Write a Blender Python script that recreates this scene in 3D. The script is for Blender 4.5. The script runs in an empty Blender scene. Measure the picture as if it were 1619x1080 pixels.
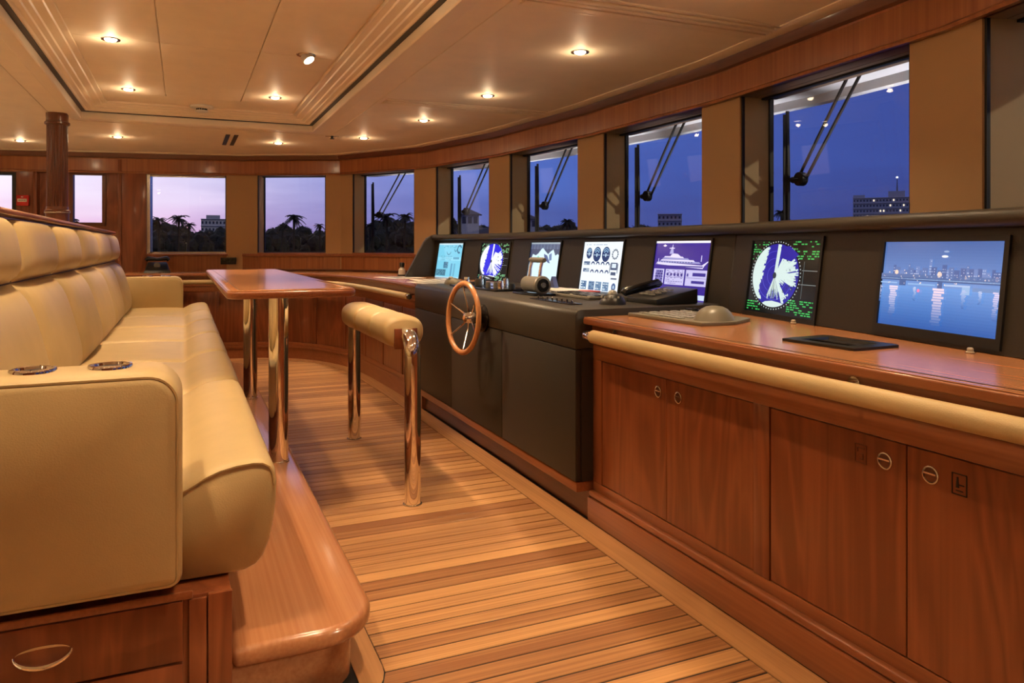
import bpy, bmesh, math, random
from mathutils import Vector, Matrix
random.seed(7)
PI = math.pi
SC = bpy.context.scene
COL = SC.collection

# ------------------------------------------------------------------ camera
EYE = 1.15
TH = math.atan(519.5/1182.0)
cd = bpy.data.cameras.new('camera'); cam = bpy.data.objects.new('camera', cd); COL.objects.link(cam)
cam.location = (0, 0, EYE); cam.rotation_euler = (PI/2, 0, -TH)
cd.sensor_width = 36; cd.lens = 1182.0/1619*36; cd.shift_y = -150.0/1619
cd.clip_start = 0.02; cd.clip_end = 3000
SC.camera = cam
SC.view_settings.view_transform = 'Standard'; SC.view_settings.look = 'None'
SC.view_settings.gamma = 1; SC.view_settings.use_curve_mapping = False
SC.view_settings.exposure = 0.22

def lin(r, g, b):
    f = lambda c: (c/255/12.92 if c/255 <= 0.04045 else ((c/255+0.055)/1.055)**2.4)
    return (f(r), f(g), f(b), 1)

# ------------------------------------------------------------------ dusk sky
W = bpy.data.worlds.new('dusk_sky'); SC.world = W; W.use_nodes = True
nt = W.node_tree; nt.nodes.clear(); N = nt.nodes.new; L = nt.links.new
def mth(op, a, b=None, tree=None):
    n = (tree or nt).nodes.new('ShaderNodeMath'); n.operation = op
    for i, v in enumerate((a, b)):
        if v is None: continue
        if isinstance(v, (int, float)): n.inputs[i].default_value = v
        else: (tree or nt).links.new(v, n.inputs[i])
    return n.outputs[0]
def ramp(fac, stops, tree=None):
    n = (tree or nt).nodes.new('ShaderNodeValToRGB')
    e = n.color_ramp.elements
    e[0].position = stops[0][0]; e[0].color = stops[0][1]; e[-1].position = stops[-1][0]; e[-1].color = stops[-1][1]
    for p, c in stops[1:-1]: x = e.new(p); x.color = c
    (tree or nt).links.new(fac, n.inputs[0]); return n.outputs[0]
tc = N('ShaderNodeTexCoord'); sep = N('ShaderNodeSeparateXYZ'); L(tc.outputs['Generated'], sep.inputs[0])
X_, Y_, Z_ = sep.outputs
hl = mth('SQRT', mth('ADD', mth('MULTIPLY', X_, X_), mth('ADD', mth('MULTIPLY', Y_, Y_), 1e-5)))
dt = mth('DIVIDE', mth('ADD', mth('MULTIPLY', X_, -0.766), mth('MULTIPLY', Y_, 0.643)), hl)
az = mth('ADD', mth('MULTIPLY', dt, 0.5), 0.5)
mp = N('ShaderNodeMapping'); mp.inputs['Scale'].default_value = (2.2, 2.2, 15); L(tc.outputs['Generated'], mp.inputs[0])
nz = N('ShaderNodeTexNoise'); nz.inputs['Scale'].default_value = 1.6; nz.inputs['Detail'].default_value = 4; L(mp.outputs[0], nz.inputs['Vector'])
cl = mth('SUBTRACT', nz.outputs['Fac'], 0.5)
azc = mth('ADD', az, mth('MULTIPLY', cl, 0.10))
up = ramp(azc, [(0, lin(26, 36, 84)), (.40, lin(56, 72, 142)), (.54, lin(64, 84, 158)), (.64, lin(78, 104, 182)),
               (.72, lin(122, 132, 196)), (.78, lin(172, 172, 216)), (.83, lin(214, 210, 236)), (.90, lin(242, 242, 252)), (1, lin(250, 244, 240))])
ho = ramp(azc, [(0, lin(30, 34, 66)), (.40, lin(54, 58, 112)), (.54, lin(62, 68, 128)), (.64, lin(74, 78, 132)),
               (.72, lin(104, 98, 156)), (.78, lin(150, 124, 176)), (.83, lin(214, 164, 206)), (.90, lin(232, 186, 214)), (1, lin(250, 200, 190))])
el = mth('DIVIDE', Z_, hl)
ef = mth('ADD', mth('MULTIPLY', el, 10.0), mth('MULTIPLY', cl, 0.8))
cmp_ = N('ShaderNodeClamp'); L(ef, cmp_.inputs[0])
mx = N('ShaderNodeMix'); mx.data_type = 'RGBA'; L(cmp_.outputs[0], mx.inputs['Factor']); L(ho, mx.inputs[6]); L(up, mx.inputs[7])
zf = N('ShaderNodeMapRange'); zf.inputs[1].default_value = 0.25; zf.inputs[2].default_value = 1.4; L(el, zf.inputs[0])
mx2 = N('ShaderNodeMix'); mx2.data_type = 'RGBA'; L(zf.outputs[0], mx2.inputs['Factor']); L(mx.outputs[2], mx2.inputs[6]); mx2.inputs[7].default_value = lin(38, 52, 110)
bg = N('ShaderNodeBackground'); L(mx2.outputs[2], bg.inputs[0]); bg.inputs[1].default_value = 1.08
wo = N('ShaderNodeOutputWorld'); L(bg.outputs[0], wo.inputs[0])

# deck floodlight high on the ship, outside the windows
sd = bpy.data.lights.new('mast_floodlight', 'SUN'); sd.energy = 0.8; sd.angle = 0.02; sd.color = (1, .86, .6)
so = bpy.data.objects.new('mast_floodlight', sd); COL.objects.link(so)
so.location = (30, -20, 20)
so.rotation_euler = Vector((-0.62, 0.66, -0.40)).to_track_quat('-Z', 'Y').to_euler()

LAMP = (1.0, 0.72, 0.43)
P_IN, P_OUT = 72.0, 54.0

# ------------------------------------------------------------------ materials
MATS = {}
def newmat(name):
    m = bpy.data.materials.new(name); m.use_nodes = True; t = m.node_tree
    return m, t, t.nodes['Principled BSDF']
def plain(name, col, rough=.5, metal=0, bump=0, bscale=200, emit=None, es=1, coat=0, var=0):
    m, t, b = newmat(name)
    b.inputs['Base Color'].default_value = (*col, 1); b.inputs['Roughness'].default_value = rough; b.inputs['Metallic'].default_value = metal
    b.inputs['Coat Weight'].default_value = coat
    tcn = t.nodes.new('ShaderNodeTexCoord')
    n = t.nodes.new('ShaderNodeTexNoise'); n.inputs['Scale'].default_value = bscale; n.inputs['Detail'].default_value = 3
    t.links.new(tcn.outputs['Object'], n.inputs['Vector'])
    if bump:
        bp = t.nodes.new('ShaderNodeBump'); bp.inputs['Strength'].default_value = bump; bp.inputs['Distance'].default_value = .002
        t.links.new(n.outputs['Fac'], bp.inputs['Height']); t.links.new(bp.outputs[0], b.inputs['Normal'])
    if var:
        n2 = t.nodes.new('ShaderNodeTexNoise'); n2.inputs['Scale'].default_value = 6; n2.inputs['Detail'].default_value = 4
        t.links.new(tcn.outputs['Object'], n2.inputs['Vector'])
        c = ramp(n2.outputs['Fac'], [(.3, (*[k*(1-var) for k in col], 1)), (.7, (*[min(1, k*(1+var)) for k in col], 1))], t)
        t.links.new(c, b.inputs['Base Color'])
    if emit:
        b.inputs['Emission Color'].default_value = (*emit, 1); b.inputs['Emission Strength'].default_value = es
    MATS[name] = m; return m
def wood(name, dark, light, axis='z', rough=.35, coat=.3, gs=1.0, rnd=0.0, cathedral=.5, lng=1.1):
    m, t, b = newmat(name); nn = t.nodes.new; ll = t.links.new
    tcn = nn('ShaderNodeTexCoord'); mpn = nn('ShaderNodeMapping')
    a, l_ = 14*gs, lng*gs
    mpn.inputs['Scale'].default_value = {'x': (l_, a, a), 'y': (a, l_, a), 'z': (a, a, l_)}[axis]
    oi = nn('ShaderNodeObjectInfo')
    vm = nn('ShaderNodeVectorMath'); vm.operation = 'ADD'
    cx = nn('ShaderNodeCombineXYZ'); r10 = mth('MULTIPLY', oi.outputs['Random'], 37.0, t)
    for i in range(3): ll(r10, cx.inputs[i])
    ll(tcn.outputs['Object'], vm.inputs[0]); ll(cx.outputs[0], vm.inputs[1]); ll(vm.outputs[0], mpn.inputs[0])
    n1 = nn('ShaderNodeTexNoise'); n1.inputs['Scale'].default_value = .5; n1.inputs['Detail'].default_value = 3; n1.inputs['Distortion'].default_value = .6
    ll(mpn.outputs[0], n1.inputs['Vector'])
    rings = mth('FRACT', mth('MULTIPLY', n1.outputs['Fac'], 9.0, t), None, t)
    tri = mth('ABSOLUTE', mth('SUBTRACT', rings, .5, t), None, t)
    n2 = nn('ShaderNodeTexNoise'); n2.inputs['Scale'].default_value = 9; n2.inputs['Detail'].default_value = 2
    mp2 = nn('ShaderNodeMapping'); mp2.inputs['Scale'].default_value = {'x': (.05, 1, 1), 'y': (1, .05, 1), 'z': (1, 1, .05)}[axis]
    ll(mpn.outputs[0], mp2.inputs[0]); ll(mp2.outputs[0], n2.inputs['Vector'])
    f = mth('ADD', mth('MULTIPLY', tri, cathedral, t), mth('MULTIPLY', n2.outputs['Fac'], max(.3, 1.0-cathedral), t), t)
    f = mth('ADD', f, mth('MULTIPLY', mth('SUBTRACT', oi.outputs['Random'], .5, t), rnd, t), t)
    c = ramp(f, [(.2, (*dark, 1)), (.8, (*light, 1))], t)
    ll(c, b.inputs['Base Color']); b.inputs['Roughness'].default_value = rough; b.inputs['Coat Weight'].default_value = coat
    b.inputs['Coat Roughness'].default_value = .12
    MATS[name] = m; return m

wood('teak', (.25, .095, .032), (.60, .315, .122), 'x', .46, .08, 1.0, .48, .25)
wood('teak_y', (.34, .15, .055), (.58, .30, .12), 'y', .38, .25, 1.0, .1, .3)
wood('cherry_v', (.165, .041, .013), (.32, .095, .033), 'z', .34, .3, .62, .06, .65, 2.4)
wood('cherry_h', (.21, .06, .02), (.33, .11, .04), 'y', .32, .35, 1, .05, .35)
wood('cherry_x', (.21, .06, .02), (.33, .11, .04), 'x', .32, .35, 1, .05, .35)
wood('cherry_dark', (.10, .028, .010), (.17, .05, .018), 'y', .36, .3, 1, .05, .3)
wood('column_wood', (.11, .032, .012), (.17, .055, .02), 'z', .3, .4, 1, .05, .3)
wood('veneer', (.22, .066, .022), (.40, .15, .05), 'z', .34, .3, .45, .1, .25)
wood('counter', (.34, .13, .05), (.52, .24, .10), 'y', .24, .2, .8, .05, .3)
wood('step_wood', (.36, .145, .062), (.50, .23, .105), 'y', .22, .4, .8, .05, .3)
wood('wheel_wood', (.40, .15, .05), (.62, .28, .11), 'z', .25, .5, 2, .05, .3)
plain('leather', (.505, .37, .178), .42, bump=.25, bscale=260, var=.06)
plain('leather_dark_seam', (.10, .06, .03), .6)
plain('ceiling_cream', (.88, .75, .59), .55, bump=.15, bscale=350, var=.03)
plain('ceiling_trim', (.86, .73, .56), .42)
plain('pillar_tan', (.42, .26, .125), .6, bump=.2, bscale=400)
plain('reveal_tan', (.42, .30, .15), .6, bump=.2, bscale=400)
plain('bounce_carpet', (.60, .50, .38), .9, bump=.5, bscale=500)
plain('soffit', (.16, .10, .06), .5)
plain('console_leather', (.022, .0178, .0122), .46, bump=.35, bscale=420)
plain('console_pad', (.034, .027, .018), .42, bump=.35, bscale=420)
plain('black', (.008, .008, .008), .4)
plain('black_gloss', (.006, .006, .007), .15)
plain('grey_plastic', (.13, .12, .10), .4)
plain('olive_plastic', (.20, .18, .13), .36)
plain('key_grey', (.30, .29, .25), .4)
plain('beige_knob', (.42, .36, .26), .35)
plain('chrome', (.92, .90, .88), .05, 1)
plain('nickel', (.55, .50, .44), .22, 1)
plain('white_paint', (.80, .80, .80), .4)
plain('caulk', (.012, .008, .006), .7)
plain('red_plastic', (.55, .02, .02), .35)
plain('white_plastic', (.72, .68, .6), .4)
plain('paper', (.75, .72, .68), .7)
plain('paper_red', (.6, .08, .06), .7)
plain('blue_plastic', (.12, .16, .40), .3)
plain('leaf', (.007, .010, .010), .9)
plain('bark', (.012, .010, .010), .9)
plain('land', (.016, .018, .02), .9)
plain('concrete', (.24, .26, .36), .8, var=.1)
plain('concrete_pale', (.30, .32, .42), .8, var=.1)
plain('roof_dark', (.05, .05, .08), .8)
plain('dark_glass', (.03, .035, .06), .2)
plain('lit_window', (.5, .45, .35), .5, emit=(1, .85, .6), es=.9)
plain('lit_white', (.5, .5, .5), .5, emit=(.9, .92, 1), es=1.3)
plain('lamp_lens', (1, 1, 1), .3, emit=(1, .80, .52), es=20)
def glassmat():
    m, t, b = newmat('window_glass'); t.nodes.remove(b); nn = t.nodes.new
    tr = nn('ShaderNodeBsdfTransparent'); tr.inputs[0].default_value = (.99, .99, .995, 1)
    gl = nn('ShaderNodeBsdfGlossy'); gl.inputs['Roughness'].default_value = .0; gl.inputs['Color'].default_value = (.9, .9, .9, 1)
    lw = nn('ShaderNodeLayerWeight'); lw.inputs[0].default_value = .5
    fr = mth('ADD', mth('MULTIPLY', mth('POWER', lw.outputs['Facing'], 5.0, t), .55, t), .014, t)
    mxs = nn('ShaderNodeMixShader'); t.links.new(fr, mxs.inputs[0]); t.links.new(tr.outputs[0], mxs.inputs[1]); t.links.new(gl.outputs[0], mxs.inputs[2])
    t.links.new(mxs.outputs[0], t.nodes['Material Output'].inputs[0]); MATS['window_glass'] = m
glassmat()
def watermat():
    m, t, b = newmat('water'); b.inputs['Base Color'].default_value = (.006, .009, .016, 1); b.inputs['Roughness'].default_value = .08; b.inputs['IOR'].default_value = 1.33
    tcn = t.nodes.new('ShaderNodeTexCoord'); n = t.nodes.new('ShaderNodeTexNoise'); n.inputs['Scale'].default_value = .8; n.inputs['Detail'].default_value = 4
    t.links.new(tcn.outputs['Object'], n.inputs['Vector']); bp = t.nodes.new('ShaderNodeBump'); bp.inputs['Strength'].default_value = .25; bp.inputs['Distance'].default_value = .1
    t.links.new(n.outputs['Fac'], bp.inputs['Height']); t.links.new(bp.outputs[0], b.inputs['Normal']); MATS['water'] = m
watermat()
def screenmat():
    m, t, b = newmat('screen_light'); b.inputs['Base Color'].default_value = (.01, .01, .01, 1); b.inputs['Roughness'].default_value = .15
    a = t.nodes.new('ShaderNodeVertexColor'); a.layer_name = 'Col'
    t.links.new(a.outputs[0], b.inputs['Emission Color']); b.inputs['Emission Strength'].default_value = 1.0; MATS['screen_light'] = m
screenmat()

# ------------------------------------------------------------------ mesh helpers
class MB:
    def __init__(s, T=None): s.v = []; s.f = []; s.c = []; s.T = T
    def add(s, vs, fs, col=None):
        o = len(s.v); s.v += [s.T(*p) if s.T else tuple(p) for p in vs]; s.f += [tuple(i+o for i in f) for f in fs]; s.c += [col]*len(fs); return s
    def box(s, x0, x1, y0, y1, z0, z1, col=None):
        return s.add([(x0,y0,z0),(x1,y0,z0),(x1,y1,z0),(x0,y1,z0),(x0,y0,z1),(x1,y0,z1),(x1,y1,z1),(x0,y1,z1)],
                     [(0,3,2,1),(4,5,6,7),(0,1,5,4),(1,2,6,5),(2,3,7,6),(3,0,4,7)], col)
    def prism(s, poly, h0, h1, axis='z'):
        n = len(poly)
        q = {'z': lambda a, b, h: (a, b, h), 'y': lambda a, b, h: (a, h, b), 'x': lambda a, b, h: (h, a, b)}[axis]
        return s.add([q(a, b, h0) for a, b in poly]+[q(a, b, h1) for a, b in poly],
                     [tuple(range(n-1, -1, -1)), tuple(range(n, 2*n))]+[(i, (i+1) % n, n+(i+1) % n, n+i) for i in range(n)])
    def loft(s, rings, cap=True, closed=True):
        n = len(rings[0]); vs = [p for r in rings for p in r]; fs = []
        for k in range(len(rings)-1):
            for i in range(n if closed else n-1):
                j = (i+1) % n; fs.append((k*n+i, k*n+j, (k+1)*n+j, (k+1)*n+i))
        if cap and closed: fs += [tuple(range(n-1, -1, -1)), tuple(range((len(rings)-1)*n, len(rings)*n))]
        return s.add(vs, fs)
    def tube(s, path, r, seg=12, cap=True):
        P = [Vector(p) for p in path]; rings = []; up = None
        for i, p in enumerate(P):
            d = (P[min(i+1, len(P)-1)]-P[max(i-1, 0)]).normalized()
            if up is None:
                up = Vector((0, 0, 1)) if abs(d.z) < .9 else Vector((1, 0, 0))
            a = (up-d*up.dot(d)).normalized(); up = a; b = d.cross(a)
            rr = r[i] if isinstance(r, (list, tuple)) else r
            rings.append([tuple(p+a*rr*math.cos(t)+b*rr*math.sin(t)) for t in [2*PI*k/seg for k in range(seg)]])
        return s.loft(rings, cap)
    def lathe(s, prof, c=(0, 0, 0), axis='z', seg=24, cap=True):
        rings = []
        for r, h in prof:
            ring = []
            for k in range(seg):
                t = 2*PI*k/seg; a, b = r*math.cos(t), r*math.sin(t)
                p = {'z': (a, b, h), 'y': (a, h, b), 'x': (h, a, b)}[axis]
                ring.append((c[0]+p[0], c[1]+p[1], c[2]+p[2]))
            rings.append(ring)
        return s.loft(rings, cap)
    def build(s, name, mat, parent=None, bevel=0, smooth=None, seg=2, sharp=35):
        me = bpy.data.meshes.new(name); off = Vector(ROOT(parent).location) if parent and not ROOT(parent).get('_local') else Vector((0, 0, 0))
        me.from_pydata([tuple(Vector(p)-off) for p in s.v], [], s.f)
        bm = bmesh.new(); bm.from_mesh(me)
        bmesh.ops.recalc_face_normals(bm, faces=bm.faces)
        if bevel:
            es = [e for e in bm.edges if e.is_manifold and e.calc_face_angle(0) > .5]
            bmesh.ops.bevel(bm, geom=es, offset=bevel, segments=seg, profile=.5, affect='EDGES', clamp_overlap=True)
        bm.to_mesh(me); bm.free()
        if any(c is not None for c in s.c) and not bevel:
            ca = me.color_attributes.new('Col', 'FLOAT_COLOR', 'CORNER')
            for p in me.polygons:
                for li in p.loop_indices: ca.data[li].color = s.c[p.index] or (0, 0, 0, 1)
        if smooth or bevel or smooth is None:
            me.shade_smooth(); me.set_sharp_from_angle(angle=math.radians(sharp))
        if mat: me.materials.append(MATS[mat])
        o = bpy.data.objects.new(name, me); COL.objects.link(o)
        if parent: o.parent = parent
        return o
def ROOT(o):
    while o.parent: o = o.parent
    return o
def tag(o, label, cat, group=None):
    o['label'] = label; o['category'] = cat
    if group: o['group'] = group
    return o
def struct(o, label=None):
    o['kind'] = 'structure'
    if label: o['label'] = label
    return o
def thing(name, label, cat, loc=(0, 0, 0), rz=0, group=None, local=False):
    o = bpy.data.objects.new(name, None); COL.objects.link(o); o.location = loc; o.rotation_euler = (0, 0, rz); o.empty_display_size = .1
    if local: o['_local'] = 1
    return tag(o, label, cat, group)
def sempty(name, label, loc=(0, 0, 0)):
    o = bpy.data.objects.new(name, None); COL.objects.link(o); o.location = loc
    return struct(o, label)
def dup(o, loc=None, rz=None, label=None, parent=None):
    c = o.copy(); COL.objects.link(c)
    if parent: c.parent = parent
    if loc is not None: c.location = loc
    if rz is not None: c.rotation_euler = (0, 0, rz)
    if label: c['label'] = label
    for ch in o.children: dup(ch, parent=c)
    return c
def rrect(x0, x1, y0, y1, r, n=6):
    if not isinstance(r, (list, tuple)): r = [r]*4
    pts = []
    for (cx, cy, a0), q in zip([(x1, y1, 0), (x0, y1, 90), (x0, y0, 180), (x1, y0, 270)], r):
        sx = -1 if cx == x1 else 1; sy = -1 if cy == y1 else 1
        if q <= 0: pts.append((cx, cy)); continue
        for k in range(n+1):
            t = math.radians(a0+90*k/n); pts.append((cx+sx*q+q*math.cos(t), cy+sy*q+q*math.sin(t)))
    return pts
def offset_line(P, d):
    """offset an open polyline to its left by d with mitred joints"""
    out = []
    for i, p in enumerate(P):
        p = Vector(p); ns = []
        if i > 0: e = (p-Vector(P[i-1])).normalized(); ns.append(Vector((-e.y, e.x)))
        if i < len(P)-1: e = (Vector(P[i+1])-p).normalized(); ns.append(Vector((-e.y, e.x)))
        n = sum(ns, Vector((0, 0))).normalized(); k = d/max(.3, n.dot(ns[0])); out.append((p.x+n.x*k, p.y+n.y*k))
    return out
def ribbon(mb, P, o0, o1, z0, z1):
    A = offset_line(P, o0); B = offset_line(P, o1)
    return mb.loft([[(a[0], a[1], z0), (b[0], b[1], z0), (b[0], b[1], z1), (a[0], a[1], z1)] for a, b in zip(A, B)])
def smoothline(P, n=5):
    out = []
    for i in range(len(P)-1):
        p0 = P[max(i-1, 0)]; p1 = P[i]; p2 = P[i+1]; p3 = P[min(i+2, len(P)-1)]
        for k in range(n):
            t = k/n
            out.append(tuple(.5*((2*p1[j])+(-p0[j]+p2[j])*t+(2*p0[j]-5*p1[j]+4*p2[j]-p3[j])*t*t+(-p0[j]+3*p1[j]-3*p2[j]+p3[j])*t**3) for j in range(len(p1))))
    out.append(tuple(P[-1])); return out
def cut_line(P, t0, t1):
    """piece of a polyline between arc lengths t0 and t1"""
    out = []; s = 0
    for i in range(len(P)-1):
        a, b = Vector(P[i]), Vector(P[i+1]); l = (b-a).length
        for t in (t0, t1):
            pass
        if s+l >= t0 and s <= t1:
            u0 = max(0, (t0-s)/l); u1 = min(1, (t1-s)/l)
            p = a.lerp(b, u0); q = a.lerp(b, u1)
            if not out: out.append(tuple(p))
            if (Vector(out[-1])-q).length > 1e-5: out.append(tuple(q))
        s += l
    return out

# ------------------------------------------------------------------ room plan (x towards the bow, y to port)
CZ = 2.15          # low ceiling
V = [(-3.2, -1.62), (.587, -.86), (1.565, -.36), (2.208, .68), (2.53, 1.87), (2.66, 3.277), (2.635, 4.66), (2.495, 6.0), (2.208, 7.2), (1.565, 8.247), (.587, 8.739), (-3.2, 9.493)]
# walking this line the outside of the room lies to the right, so outward offsets are negative
OUT = lambda d: -d
REC = .18

# floor ------------------------------------------------------------------
ARC = smoothline([(1.555, -.3), (1.555, 1.5), (1.555, 3.2), (1.553, 4.6), (1.548, 5.4), (1.530, 6.1), (1.495, 6.75), (1.43, 7.2), (1.33, 7.5), (1.195, 7.76), (1.0, 7.98), (.75, 8.11), (.40, 8.20), (-.1, 8.29), (-.75, 8.40)], 5)
fl = MB().box(-3.2, 3.0, -1.7, 9.6, -.12, -.0022).build('floor', 'caulk'); struct(fl, 'teak and dark caulk strip flooring')
PITCH = .0695
inset = offset_line(ARC, .112)
def xr(y):
    best = 1.443
    for a, b in zip(inset, inset[1:]):
        if min(a[1], b[1]) <= y <= max(a[1], b[1]) and abs(a[1]-b[1]) > 1e-6:
            best = a[0]+(b[0]-a[0])*(y-a[1])/(b[1]-a[1]); break
    return best
def step_left(y):
    if y < 1.84: return -.725
    if y < 2.02: return .502-.16+.16*math.sqrt(max(0, 1-((2.02-y)/.18)**2))*1.0
    if y < 6.86: return .502
    return .112
y = -1.0; k = 0; shared = {}
while y < 8.07:
    y0, y1 = y+.0032, y+PITCH-.0032
    l0, l1, r0, r1 = step_left(y0), step_left(y1), xr(y0), xr(y1)
    key = (round(l0, 4), round(l1, 4), round(r0, 4), round(r1, 4))
    if min(r0, r1)-max(l0, l1) > .05:
        if key in shared:
            o = bpy.data.objects.new('plank', shared[key]); COL.objects.link(o); o.parent = fl; o.location = (0, y0, 0)
        else:
            m = MB().prism([(l0, 0), (r0, 0), (r1, y1-y0), (l1, y1-y0)], -.012, 0)
            o = m.build('plank', 'teak', fl, bevel=.0012, seg=1); o.location = (0, y0, 0); shared[key] = o.data
    y += PITCH; k += 1
MB().box(-3.2, -.73, -1.7, 9.6, -.012, .001).build('bounce_carpet', 'bounce_carpet', fl)  # unseen pale carpet, added to bounce light up to the ceiling
MB().box(-.73, .11, 7.92, 8.6, -.012, .0).build('margin_board', 'teak_y', fl)
mb = MB(); ribbon(mb, ARC, 0, .1085, -.012, .0005); mb.build('margin_board', 'teak_y', fl)
mb = MB(); mb.prism([(.424, 6.8), (.424, 1.86), (.30, 1.80), (.40, 1.86)]+[(.342+.157*math.cos(t), 2.02+.157*math.sin(t)) for t in [-PI/2.6+PI/2.6*i/6 for i in range(7)]]+[(.499, 6.8)], -.012, .0005); mb.build('margin_board', 'teak_y', fl)

# ceiling ----------------------------------------------------------------
CX0, CX1, CY0, CY1 = -.72, 1.02, 1.1, 6.60
HZ = 2.25
cb = MB()
OL = offset_line(V, OUT(.25))
outer = OL
hole = [(CX0, CY0), (CX1, CY0), (CX1, CY1), (CX0, CY1)]
def strip_ceiling():
    # four pieces around the cove
    cb.box(-3.3, CX0, -2, 9.8, CZ, CZ+.03); cb.box(CX1, 3.0, -2, 9.8, CZ, CZ+.03)
    cb.box(CX0, CX1, -2, CY0, CZ, CZ+.03); cb.box(CX0, CX1, CY1, 9.8, CZ, CZ+.03)
strip_ceiling()
ce = cb.build('ceiling', 'ceiling_cream'); struct(ce, 'cream upholstered ceiling with recessed centre')
mb = MB().box(CX0-.02, CX1+.02, CY0-.02, CY1+.02, HZ+.012, HZ+.04); mb.build('backing', 'ceiling_trim', ce)
xs = [-.535, -.117, .397, .815]
ys = [1.30, 2.90, 4.455, 6.02]
for i in range(3):
    for j in range(3):
        MB().box(xs[i]+.0025, xs[i+1]-.0025, ys[j]+.0025, ys[j+1]-.0025, HZ, HZ+.014).build('panel', 'ceiling_cream', ce, bevel=.002, seg=1)
MB().box(xs[0]+.0025, xs[3]-.0025, 6.0225, 6.375, HZ+.001, HZ+.014).build('panel', 'ceiling_cream', ce, bevel=.002, seg=1)
# stepped cove moulding round the recess: profile (distance in from opening, z)
def cove(prof, mat, name):
    m = MB()
    rings = []
    for (x, y, sx, sy) in [(CX0, CY0, 1, 1), (CX1, CY0, -1, 1), (CX1, CY1, -1, -1), (CX0, CY1, 1, -1), (CX0, CY0, 1, 1)]:
        rings.append([(x+sx*d, y+sy*d, z) for d, z in prof])
    m.loft(rings, cap=False); return m.build(name, mat, ce, sharp=25)
cove([(.022, 2.196), (.04, 2.193), (.05, 2.20), (.075, 2.203), (.08, 2.211), (.105, 2.216), (.11, 2.225), (.15, 2.231), (.155, 2.239), (.185, 2.243), (.190, 2.262), (.022, 2.262)], 'ceiling_trim', 'cove_moulding')
cove([(-.075, 2.142), (-.07, 2.138), (-.03, 2.136), (-.004, 2.139), (.002, 2.146), (.002, 2.19), (-.012, 2.19), (-.012, 2.158), (-.075, 2.158)], 'ceiling_trim', 'cove_lip')
cove([(0.0, 2.192), (.03, 2.192), (.03, 2.2), (.0, 2.2)], 'black', 'air_slot')
# transverse mouldings and border on the forward ceiling
for yy in (5.06, 2.71, .4, 7.35):
    x1 = {5.06: 2.47, 2.71: 2.49, .4: 1.9, 7.35: 1.2}[yy]; x0 = CX1+.24 if yy < 7 else CX1+.24
    if yy == 7.35: continue
    m = MB()
    for d, h in ((-.09, .006), (-.05, .012), (-.02, .016), (.02, .016), (.05, .012), (.09, .006)):
        m.box(x0, x1, yy+d-.013, yy+d+.013, CZ-h, CZ+.001)
    m.build('moulding', 'ceiling_trim', ce, bevel=.004)
m = MB(); ribbon(m, V, -.02, .13, CZ-.006, CZ+.002); m.build('border_strip', 'ceiling_trim', ce, bevel=.003)
m = MB(); m.box(CX1+.20, CX1+.212, CY0-.3, CY1+.2, CZ-.004, CZ+.001).box(CX0-.212, CX0-.2, CY0-.3, CY1+.2, CZ-.004, CZ+.001).box(CX0-.2, CX1+.2, CY1+.19, CY1+.202, CZ-.004, CZ+.001)
m.build('panel_edge', 'ceiling_trim', ce)

# crown boards -----------------------------------------------------------
SOF = 1.935
m = MB()
prof = [(-.035, SOF), (0.0, SOF), (.004, SOF+.012), (-.004, SOF+.02), (-.004, 2.085), (.002, 2.092), (.022, 2.10), (.034, 2.13), (.038, CZ-.001), (-.035, CZ-.001)]
lines = {d: offset_line(V, d) for d, z in prof}
crown = MB().loft([[(*lines[d][i], z) for d, z in prof[:6]]+[(*lines[-.035][i], 2.092)] for i in range(len(V))]).build('trim_1', 'veneer', sharp=20); struct(crown, 'reddish wood board above the windows')
cr2 = MB().loft([[(*lines[d][i], z) for d, z in prof[5:9]]+[(*lines[-.035][i], CZ-.001), (*lines[-.035][i], 2.0921)] for i in range(len(V))]).build('trim_2', 'cherry_dark', sharp=20); struct(cr2, 'dark wood cornice under the ceiling')
# veneer joints on the crown board
for i in range(1, len(V)-1):
    a, b = Vector(offset_line(V, -.0032)[i]), Vector(offset_line(V, -.0032)[i+1]); l = (b-a).length; n = int(l/.17)
    e = (b-a).normalized(); nn_ = Vector((-e.y, e.x))

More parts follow.
